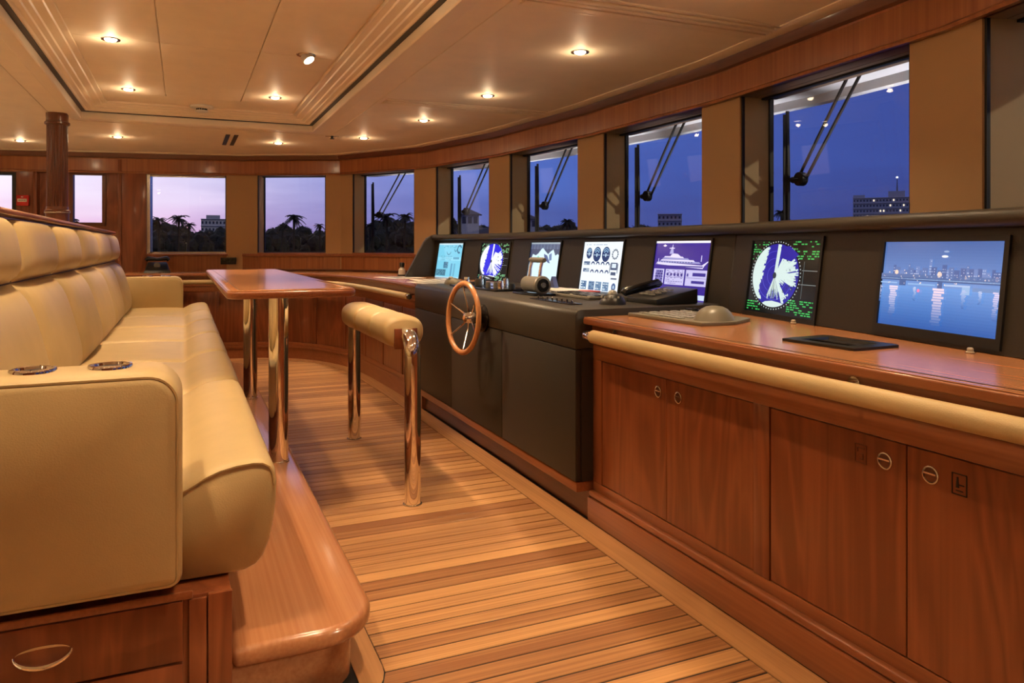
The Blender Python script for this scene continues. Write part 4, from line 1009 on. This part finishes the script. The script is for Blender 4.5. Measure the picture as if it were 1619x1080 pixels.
for r in range(4):
    for c in range(3):
        zz = Z+.033+.045*(.03+.03*r)/.23+.003; MB().box(1.98+.034*r, 1.998+.034*r, 2.90+.04*c, 2.922+.04*c, zz-.002, zz+.004).build('key', 'key_grey', t)
# far end of console: trackball mouse and papers on wood counter
t = thing('trackball', 'pale grey palm trackball by the pale blue monitor', 'trackball', (1.74, 5.0, Z))
MB().loft([[(1.74+.055*sx_*q_, 5.0+.09*sy_*q_, Z+h) for sx_, sy_ in [(math.cos(2*PI*k/24), math.sin(2*PI*k/24)) for k in range(24)]] for q_, h in ((1, 0), (1.0, .008), (.9, .022), (.7, .034), (.4, .042), (.1, .044))]).build('shell', 'olive_plastic', t)
MB().lathe([(.018, .036), (.017, .046), (.01, .053)], (1.72, 4.98, Z), 'z', 14).build('ball', 'key_grey', t)

# on the right-hand counter
Zc = CTZ+.0006
t = thing('control_keyboard', 'olive-grey keyboard with domed trackball rest on the wood counter', 'keyboard', (1.9, 2.5, Zc), math.radians(0))
KU = Vector((.0, -1, 0)); kb = [(1.715, 2.69), (1.735, 2.225), (1.885, 2.215), (2.03, 2.30), (2.06, 2.66)]
MB().prism(kb, Zc, Zc+.014).build('body', 'olive_plastic', t, bevel=.004)
for r in range(5):
    for c in range(8):
        x_, y_ = 1.765+.052*r, 2.645-.036*c; MB().box(x_-.017, x_+.017, y_-.013, y_+.013, Zc+.014, Zc+.019).build('key', 'key_grey', t, bevel=.003, seg=1)
for k in range(4): MB().box(1.97, 1.985, 2.57-.05*k, 2.588-.05*k, Zc+.014, Zc+.032).build('switch', 'black', t)
MB().box(1.985, 2.005, 2.56, 2.66, Zc+.014, Zc+.026).build('display_strip', 'black', t)
cxk, cyk = 1.845, 2.29
MB().loft([[(cxk+.085*q_*math.cos(2*PI*k/28), cyk+.068*q_*math.sin(2*PI*k/28), Zc+.012+h) for k in range(28)] for q_, h in ((1, 0), (.93, .012), (.8, .030), (.62, .044), (.4, .053), (.15, .057))]).build('trackball_dome', 'olive_plastic', t)
t = thing('counter_tray', 'black recessed tray with a raised rim on the wood counter', 'tray', (1.8, 1.68, Zc))
tr = [(1.70, 1.785), (1.712, 1.525), (1.895, 1.53), (1.89, 1.80)]
m = MB(); P4 = tr
cen = (sum(p[0] for p in tr)/4, sum(p[1] for p in tr)/4)
sc = lambda k: [(cen[0]+(p[0]-cen[0])*k, cen[1]+(p[1]-cen[1])*k) for p in tr]
MB().loft([[(x, y, Zc) for x, y in sc(1)], [(x, y, Zc+.008) for x, y in sc(1)], [(x, y, Zc+.010) for x, y in sc(.95)], [(x, y, Zc+.009) for x, y in sc(.66)], [(x, y, Zc+.001) for x, y in sc(.62)], [(x, y, Zc+.0005) for x, y in sc(.05)]], cap=True).build('rim', 'black', t)
MB().box(cen[0]-.03, cen[0]-.01, cen[1]-.085, cen[1]+.085, Zc+.001, Zc+.007).build('slot_bar', 'black_gloss', t)

# ------------------------------------------------------------------ port cabinet (curved, far)
FAR = [p for p in ARC if p[1] > 5.114]; FAR = [(1.549, 5.114)]+FAR
tot = sum((Vector(a)-Vector(b)).length for a, b in zip(FAR, FAR[1:]))
t = thing('curved_cabinet', 'long curved wooden cabinet below the far windows', 'cabinet', (1.0, 7.6, 0))
m = MB(); ribbon(m, FAR, OUT(.004), OUT(.06), .001, .84); m.build('carcass', 'cherry_v', t)
m = MB(); ribbon(m, FAR, .0, OUT(.03), .001, .108); m.build('kick_board', 'cherry_h', t)
m = MB(); ribbon(m, FAR, .010, OUT(.03), .108, .128); m.build('base_moulding', 'cherry_h', t, bevel=.006)
m = MB(); ribbon(m, FAR, .003, OUT(.03), .128, .165); m.build('rail', 'cherry_h', t, bevel=.002)
m = MB(); ribbon(m, FAR, .003, OUT(.03), .690, .76); m.build('rail', 'cherry_h', t, bevel=.002)
m = MB(); ribbon(m, FAR, .008, OUT(.03), .745, .762); m.build('bead', 'cherry_h', t, bevel=.005)
m = MB(); ribbon(m, FAR, .002, OUT(.05), .762, .85); m.build('frieze', 'cherry_h', t)
nd = 9
for k in range(nd):
    s0, s1 = tot*k/nd, tot*(k+1)/nd
    P = cut_line(FAR, s0+.035, s1-.035)
    m = MB(); ribbon(m, P, -.001, OUT(.02), .172, .684); d = m.build('door', 'cherry_v', t, bevel=.003)
    P = cut_line(FAR, s0, s0+.032) if k else cut_line(FAR, 0.002, .032)
    m = MB(); ribbon(m, P, .003, OUT(.02), .165, .69); m.build('stile', 'cherry_v', t, bevel=.002)
    P = cut_line(FAR, s1-.032, s1-.001); m = MB(); ribbon(m, P, .003, OUT(.02), .165, .69); m.build('stile', 'cherry_v', t, bevel=.002)
    if k in (3, 4):
        e = cut_line(FAR, s0+.10 if k == 3 else s1-.10, (s0+.10 if k == 3 else s1-.10)+.01)[0]
        MB().lathe([(.016, -.004), (.016, .004), (.010, .008)], (0, 0, 0), 'z', 12)
t = thing('curved_countertop', 'curved wood countertop under the far windows, running to the dark console', 'countertop', (1.3, 7.6, .85))
m = MB(); inner_c = offset_line(FAR, .045); 
wallin = [(p[0], p[1]) for p in offset_line(V, OUT(PF-.018))]
back = [(2.34, 5.114), (2.34, 6.3), wallin[8], wallin[9], wallin[10], (-.73, 8.93)]
back[2] = (2.12, 7.18)
m = MB().prism(inner_c+back[::-1], .850, .876); m.build('slab', 'cherry_h', t, bevel=.006, seg=3)
i2 = offset_line(FAR, .039); m = MB().prism(i2+back[::-1], .876, .8795); m.build('top_veneer', 'counter', t)
t = thing('padded_handrail', 'curved leather-wrapped handrail with chrome end along the far cabinet', 'handrail', (1.3, 7.3, .8))
RL = offset_line(FAR, .075); RL = cut_line(RL, .10, tot-.5)
MB().tube([(*p, .792) for p in RL], .023, 14).build('grip', 'leather', t)
e0 = RL[0]; MB().tube([(e0[0], e0[1], .792), (e0[0], e0[1]-.045, .792)], .018, 14).build('end_cap', 'chrome', t)
for s in (.06, 1.3, 2.5, 3.4):
    a = cut_line(offset_line(FAR, .075), .1+s, .12+s)[0]; b = cut_line(offset_line(FAR, -.002), .1+s, .12+s)[0]
    MB().tube([(*a, .797), (*b, .80)], .007, 10).build('bracket', 'chrome', t)
# on the far counter
Zf = .8800
t = thing('telephone', 'black desk telephone on the far counter beside the settee arm', 'telephone', (-.25, 8.62, Zf))
MB().add([(-.38, 8.52, Zf), (-.12, 8.52, Zf), (-.12, 8.72, Zf), (-.38, 8.72, Zf), (-.36, 8.54, Zf+.03), (-.14, 8.54, Zf+.03), (-.16, 8.70, Zf+.11), (-.34, 8.70, Zf+.11)],
         [(0, 3, 2, 1), (4, 5, 6, 7), (0, 1, 5, 4), (1, 2, 6, 5), (2, 3, 7, 6), (3, 0, 4, 7)]).build('base', 'black', t, bevel=.008)
MB().tube([(-.36, 8.70, Zf+.125), (-.34, 8.70, Zf+.145), (-.25, 8.70, Zf+.135), (-.16, 8.70, Zf+.145), (-.14, 8.70, Zf+.125)], [.02, .024, .016, .024, .02], 12).build('handset', 'black_gloss', t)
MB().lathe([(.03, 8.60), (.03, 8.595)], (-.25, 0, Zf+.075), 'y', 12).build('dial_plate', 'grey_plastic', t)
p = T(sx(.44), PF, .98)
t = thing('socket_panel', 'small black socket panel on the wood wall under the far window', 'panel', p)
MB(T).box(sx(.53), sx(.37), PF-.016, PF-.004, .955, 1.03).build('plate', 'black', t, bevel=.003)
for k in range(3): MB(T).box(sx(.525)+.05*k, sx(.525)+.05*k+.04, PF-.019, PF-.016, .985, 1.018).build('socket', 'black_gloss', t)
t = thing('bottle', 'small dark bottle with black cap on the counter beside the console', 'bottle', (1.845, 6.72, Zf))
MB().lathe([(.032, 0), (.033, .01), (.03, .06), (.016, .075), (.016, .085)], (1.845, 6.72, Zf), 'z', 18).build('body', 'white_plastic', t)
MB().lathe([(.021, .082), (.023, .088), (.023, .118), (.018, .124)], (1.845, 6.72, Zf), 'z', 16).build('cap', 'black', t)
MB().lathe([(.042, 0), (.042, .012)], (1.845, 6.72, Zf-.0), 'z', 18).build('foot', 'black', t)
for k, (x, y, a, lab) in enumerate(((1.72, 6.35, .2, 'white chart paper lying on the counter next to the bottle'), (1.83, 5.75, -.1, 'sheet of white paper in front of the pale blue monitor'), (1.72, 5.35, .05, 'loose white paper at the joint of counter and dark console'))):
    t = thing('paper_sheet', lab, 'paper', (x, y, Zf), a, local=True)
    n = 6; MB().loft([[(-.15, -.21+.42*i/n, .0004), (.15, -.21+.42*i/n, .0004), (.15, -.21+.42*i/n, .002+.0015*math.sin(i)), (-.15, -.21+.42*i/n, .002)] for i in range(n+1)]).build('sheet', 'paper', t)
    for q_ in range(3): MB().box(-.10+.07*q_, -.05+.07*q_, -.15, .15, .0036, .0038).build('print_block', 'key_grey', t)

# ------------------------------------------------------------------ wipers outside the windscreens
for i, wl in ((4, 'behind the large radar monitor'), (5, 'behind the yacht outline monitor'), (6, 'behind the chart monitor'), (7, 'behind the pale blue gauge monitor'), (8, 'beyond the far end of the console')):
    Lf = flen(i); s0 = Lf-HW-.085
    P = lambda s, v, z, i=i: fpt(i, s, PF+REC+v, z)
    t = thing('windscreen_wiper', 'black pantograph wiper outside the windscreen '+wl, 'wiper', P(s0, .05, 1.9), 0, 'windscreen wipers')
    pts = [(1.86, .010), (1.70, .016), (1.56, .024), (1.50, .026), (1.40, .024), (1.25, .018), (1.10, .012)]
    MB().loft([[P(s0-w*.5, .045, z), P(s0+w*.6, .045, z), P(s0+w*.6, .06, z), P(s0-w*.5, .06, z)] for z, w in pts]).build('blade', 'black', t)
    MB().loft([[P(s0-.003, .026, z), P(s0+.003, .026, z), P(s0+.003, .046, z), P(s0-.003, .046, z)] for z in (1.84, 1.12)]).build('rubber', 'black', t)
    pv = (s0-.06, 1.50)
    MB().tube([P(pv[0]+.06, .085, 1.50), P(pv[0], .085, 1.50)], .018, 8).build('pivot_arm', 'black', t)
    MB().tube([P(pv[0], .07, 1.50), P(pv[0], .105, 1.50)], .036, 12).build('pivot', 'black', t)
    for k in (0, 1):
        MB().tube([P(pv[0]+.024-.05*k, .095, 1.515-.02*k), P(pv[0]-.36-.09*k, .12, 2.06)], .008, 8).build('arm_rod', 'black', t)

# unseen lamps added below the windows to light the roof edge from outside
for i in range(2, 10):
    p = Vector(fpt(i, flen(i)/2, .62, .72)); q_ = Vector(fpt(i, flen(i)/2, .66, 2.0))
    t = thing('roof_edge_fill', 'small round unseen lamp added below the windows to light the roof edge', 'lamp', tuple(p), 0, 'added lamps below the windows')
    MB().lathe([(.05, -.12), (.06, -.04), (.05, -.02)], tuple(p), 'z', 16).build('housing', 'white_paint', t)
    MB().lathe([(.04, -.02), (.036, -.012)], tuple(p), 'z', 16).build('lens', 'lit_white', t)
    MB().lathe([(.02, -.45), (.02, -.12)], tuple(p), 'z', 10).build('stem', 'white_paint', t)
    ld = bpy.data.lights.new('lamp', 'SPOT'); ld.energy = 75; ld.color = (.95, .93, 1); ld.spot_size = math.radians(62); ld.spot_blend = .8; ld.shadow_soft_size = .05
    lo = bpy.data.objects.new('lamp', ld); COL.objects.link(lo); lo.parent = t; lo.rotation_euler = (q_-p).to_track_quat('-Z', 'Y').to_euler()

# ------------------------------------------------------------------ outside world
WZ = -7.0
o = MB().add([(-900, -500, WZ), (1500, -500, WZ), (1500, 1500, WZ), (-900, 1500, WZ)], [(0, 1, 2, 3)]).build('water', 'water'); o['kind'] = 'stuff'; o['label'] = 'dark calm harbour water at dusk'; o['category'] = 'water'
def azu(u):
    a = (u-809.5)/1182; c_, s_ = math.cos(TH), math.sin(TH); return math.atan2(-s_*a+c_, c_*a+s_)
def far(u, d): 
    a = azu(u); return (d*math.cos(a), d*math.sin(a))
def hz(v, d, u):  # height for a level seen at row v at range d
    return EYE+(390-v)/1182*d*math.cos(azu(u)-(PI/2-TH))
# land
m = MB(); pts = []
for k in range(40):
    a = math.radians(5+125*k/39); r0 = 88+3*math.sin(k*.9)
    pts.append([(r0*math.cos(a), r0*math.sin(a), WZ-.5), ((r0+3)*math.cos(a), (r0+3)*math.sin(a), WZ+1.1), ((r0+40)*math.cos(a), (r0+40)*math.sin(a), WZ+1.6), ((r0+900)*math.cos(a), (r0+900)*math.sin(a), WZ+2.0), ((r0+900)*math.cos(a), (r0+900)*math.sin(a), WZ-.5)])
o = m.loft(pts).build('shore', 'land'); struct(o, 'dark far shore')
def crown(seed, rx, rz):
    q = random.Random(seed); m = MB()
    bm = bmesh.new()
    for k in range(9):
        a = q.uniform(0, 2*PI); r = rx*q.uniform(0, .6); c = Vector((r*math.cos(a), r*math.sin(a), rz*q.uniform(.25, .8))); s_ = rx*q.uniform(.35, .55)
        g = bmesh.ops.create_icosphere(bm, subdivisions=2, radius=s_, matrix=Matrix.Translation(c))
        for v in g['verts']: v.co += Vector((q.uniform(-1, 1), q.uniform(-1, 1), q.uniform(-1, 1)))*s_*.12
        for j in range(70):
            d = Vector((q.gauss(0, 1), q.gauss(0, 1), abs(q.gauss(0, 1))*.8+.1)).normalized(); p = c+d*s_*q.uniform(.92, 1.16)
            e1 = Vector((q.uniform(-1, 1), q.uniform(-1, 1), q.uniform(-1, 1))).normalized()*q.uniform(.18, .42); e2 = Vector((q.uniform(-1, 1), q.uniform(-1, 1), q.uniform(-1, 1))).normalized()*q.uniform(.15, .3)
            vs = [bm.verts.new(p+e1), bm.verts.new(p+e2), bm.verts.new(p-e1*.6)]; bm.faces.new(vs)
    me = bpy.data.meshes.new('crown'); bm.to_mesh(me); bm.free(); me.materials.append(MATS['leaf']); return me
CR = [crown(s, 4.2, 6.0) for s in (1, 2, 3)]
tm = MB().tube([(0, 0, 0), (.15, 0, 2.2), (0, .1, 4.2)], [.3, .24, .18], 8); 
trunkme = None
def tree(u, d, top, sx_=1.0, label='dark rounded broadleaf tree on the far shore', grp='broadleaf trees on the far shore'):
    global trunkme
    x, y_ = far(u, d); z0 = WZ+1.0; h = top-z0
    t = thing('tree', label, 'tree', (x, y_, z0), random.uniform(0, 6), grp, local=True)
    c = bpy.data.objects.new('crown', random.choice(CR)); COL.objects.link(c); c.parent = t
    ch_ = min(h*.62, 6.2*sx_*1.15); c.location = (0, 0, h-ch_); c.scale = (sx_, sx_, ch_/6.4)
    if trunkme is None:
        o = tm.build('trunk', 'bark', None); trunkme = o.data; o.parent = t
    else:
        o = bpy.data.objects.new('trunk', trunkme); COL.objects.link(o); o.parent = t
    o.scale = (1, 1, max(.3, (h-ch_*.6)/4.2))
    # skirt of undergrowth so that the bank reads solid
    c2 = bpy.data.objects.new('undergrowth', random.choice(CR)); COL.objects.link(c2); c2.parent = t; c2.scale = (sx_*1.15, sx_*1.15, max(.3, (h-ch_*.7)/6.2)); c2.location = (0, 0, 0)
def palm_mesh(seed):
    q = random.Random(seed); m = MB()
    for k in range(24):
        a = 2*PI*k/24+q.uniform(-.2, .2); el = q.uniform(-.35, 1.15); ln = q.uniform(1.7, 2.3); prev = None; P = []
        for j in range(9):
            f = j/8; r = ln*f*math.cos(el*(1-f*.2)); z = ln*f*math.sin(el)-1.25*f*f*(1.0+.3*math.cos(el)); P.append(Vector((r*math.cos(a), r*math.sin(a), z)))
        sd_ = Vector((-math.sin(a), math.cos(a), 0))
        m.tube([tuple(p) for p in P], [.035*(1-.08*j) for j in range(9)], 4)
        for j in range(1, 9):
            for s_ in (-1, 1):
                for hh in (0, .5):
                    p = P[j-1].lerp(P[j], hh); d = (P[j]-P[j-1]).normalized(); w_ = .62*(1-abs(j/8-.45))
                    tip = p+sd_*s_*w_*.75+d*w_*.55+Vector((0, 0, -.3*w_)); m.add([tuple(p), tuple(p+d*.17), tuple(tip)], [(0, 1, 2)])
    return m
PM = [palm_mesh(s) for s in (1, 2, 3)]; PMd = [None]*3
def palm(u, d, top, sc_, label):
    x, y_ = far(u, d); z0 = WZ+1.0
    t = thing('palm_tree', label, 'palm tree', (x, y_, z0), random.uniform(0, 6), 'palm trees on the far shore', local=True)
    k = random.randrange(3); h = top-z0-1.0*sc_
    if PMd[k] is None: o = PM[k].build('fronds', 'leaf', t, smooth=False); PMd[k] = o.data
    else: o = bpy.data.objects.new('fronds', PMd[k]); COL.objects.link(o); o.parent = t
    o.location = (0, 0, h); o.scale = (sc_,)*3
    MB().tube([(.0, 0, 0), (.2, .1, h*.4), (0.1, .05, h*.75), (0, 0, h)], [.24, .17, .14, .16], 8).build('trunk', 'bark', t)
random.seed(5)
# tree line: (column, row of the top)
line = [(-20, 372), (40, 368), (95, 366), (160, 362), (205, 360), (238, 347), (262, 352), (285, 360), (306, 362), (330, 362), (352, 363), (376, 362), (408, 361), (432, 358), (452, 358), (480, 357), (505, 360), (524, 362), (548, 358), (572, 356), (590, 350), (607, 346), (628, 348), (648, 349), (664, 350), (690, 348), (709, 346), (725, 358), (764, 354), (786, 352), (806, 352), (822, 354), (845, 352), (866, 355), (884, 352), (902, 349), (930, 352), (960, 354), (1000, 355), (1016, 353), (1070, 358)]
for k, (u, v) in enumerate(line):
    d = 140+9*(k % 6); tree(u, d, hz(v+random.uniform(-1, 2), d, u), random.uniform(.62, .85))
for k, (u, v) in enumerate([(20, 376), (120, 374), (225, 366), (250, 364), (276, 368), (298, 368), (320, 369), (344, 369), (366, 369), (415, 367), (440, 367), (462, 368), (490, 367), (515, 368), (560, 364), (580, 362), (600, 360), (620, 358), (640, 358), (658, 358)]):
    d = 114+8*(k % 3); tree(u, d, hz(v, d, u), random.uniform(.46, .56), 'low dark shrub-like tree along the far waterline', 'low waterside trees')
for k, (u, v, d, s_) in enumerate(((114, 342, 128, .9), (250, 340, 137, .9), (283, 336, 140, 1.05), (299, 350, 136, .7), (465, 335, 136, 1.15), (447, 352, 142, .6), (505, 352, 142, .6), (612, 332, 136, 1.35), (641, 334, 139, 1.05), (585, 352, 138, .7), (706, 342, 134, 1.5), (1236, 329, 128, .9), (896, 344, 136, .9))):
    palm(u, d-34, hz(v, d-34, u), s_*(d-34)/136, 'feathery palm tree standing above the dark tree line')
def block(name, label, u0, u1, v, d, mat, floors, cols, lit, depth=14, seed=1, extra=None):
    q = random.Random(seed); um = (u0+u1)/2; x, y_ = far(um, d); a = azu(um)
    Wd = abs(math.tan(azu(u0)-a)-math.tan(azu(u1)-a))*d; top = hz(v, d, um); z0 = WZ+1.2
    t = thing(name, label, 'building', (x, y_, z0), a-PI/2, None, local=True)
    H_ = top-z0
    MB().box(-Wd/2, Wd/2, 0, depth, 0, H_).build('wall', mat, t)
    for f in range(1, floors+1): MB().box(-Wd/2-.3, Wd/2+.3, -.7, .05, H_*f/floors-.35, H_*f/floors-.1).build('balcony_slab', 'concrete_pale', t)
    fw = Wd/cols
    for f in range(floors):
        for c in range(cols):
            x0 = -Wd/2+fw*c+fw*.2; l_ = q.random() < lit
            MB().box(x0, x0+fw*.45, -.08, .02, H_*f/floors+H_/floors*.25, H_*f/floors+H_/floors*.62).build('window', 'lit_window' if l_ else 'dark_glass', t)
    if extra: extra(t, Wd, H_)
    return t
def pent(t, Wd, H_):
    MB().box(Wd*.10, Wd*.38, 3, 9, H_, H_+3.2).build('roof_room', 'concrete', t)
    MB().tube([(Wd*.25, 5, H_+3), (Wd*.25, 5, H_+10)], [.35, .12], 8).build('mast', 'roof_dark', t)
    MB().lathe([(.5, 0), (.5, .7), (.2, .9)], (Wd*.25, 5, H_+9.8), 'z', 8).build('beacon', 'lit_white', t)
    MB().box(-Wd*.5, -Wd*.3, 3, 9, H_, H_+1.6).build('roof_room', 'concrete', t)
block('apartment_tower', 'tall apartment slab with scattered lit windows and a roof mast', 1348, 1442, 312, 420, 'concrete', 12, 18, .10, 16, 2, pent)
block('apartment_block', 'mid-rise grey block above the palms', 1040, 1078, 338, 420, 'concrete', 7, 6, .08, 14, 3)
block('apartment_block', 'pale mid-rise block above dark trees in the pink sky', 318, 358, 346, 430, 'concrete_pale', 6, 7, .06, 12, 4, lambda t, Wd, H_: MB().box(-Wd*.3, Wd*.25, 2, 9, H_, H_+2).build('roof_room', 'concrete', t))
def villa(u, v, d, label, lit):
    x, y_ = far(u, d); a = azu(u); top = hz(v, d, u); z0 = WZ+1.2; H_ = top-z0
    t = thing('villa', label, 'house', (x, y_, z0), a-PI/2, None, local=True)
    MB().box(-1.35, 1.35, 0, 2.7, 0, H_-.9).build('tower', 'concrete_pale', t)
    MB().add([(-1.8, -.45, H_-.9), (1.8, -.45, H_-.9), (1.8, 3.15, H_-.9), (-1.8, 3.15, H_-.9), (0, 1.35, H_)], [(0, 1, 2, 3), (0, 1, 4), (1, 2, 4), (2, 3, 4), (3, 0, 4)]).build('tower_roof', 'roof_dark', t)
    for k in (-1, 0, 1): MB().box(k*.85-.28, k*.85+.28, -.05, .02, H_-2.2, H_-1.2).build('tower_window', 'dark_glass', t)
    hb = H_-4.3
    MB().box(-4.2, 5.2, 1.0, 8, 0, hb).build('wall', 'concrete', t)
    MB().add([(-4.7, .5, hb), (5.7, .5, hb), (5.7, 8.5, hb), (-4.7, 8.5, hb), (-2, 4.5, hb+1.6), (3, 4.5, hb+1.6)], [(0, 1, 5, 4), (1, 2, 5), (2, 3, 4, 5), (3, 0, 4), (0, 1, 2, 3)]).build('roof', 'roof_dark', t)
    for k in range(8): MB().box(-3.9+1.1*k, -3.2+1.1*k, .92, 1.02, hb-1.7, hb-.5).build('window', 'lit_white' if lit and k % 2 == 0 else 'dark_glass', t)
    MB().box(-4.2, 5.2, -.6, 1.0, hb-2.4, hb-2.2).build('terrace', 'concrete_pale', t)
    for k in range(14): MB().box(-4.1+.68*k, -4.0+.68*k, -.6, -.5, hb-2.2, hb-1.5).build('baluster', 'concrete_pale', t)
villa(743, 330, 112, 'waterside villa with a hip-roofed lookout tower and lit ground floor', True)
villa(836, 338, 128, 'second waterside villa with a hip-roofed tower, unlit', False)
for o in list(bpy.data.objects):
    if '_local' in o: del o['_local']
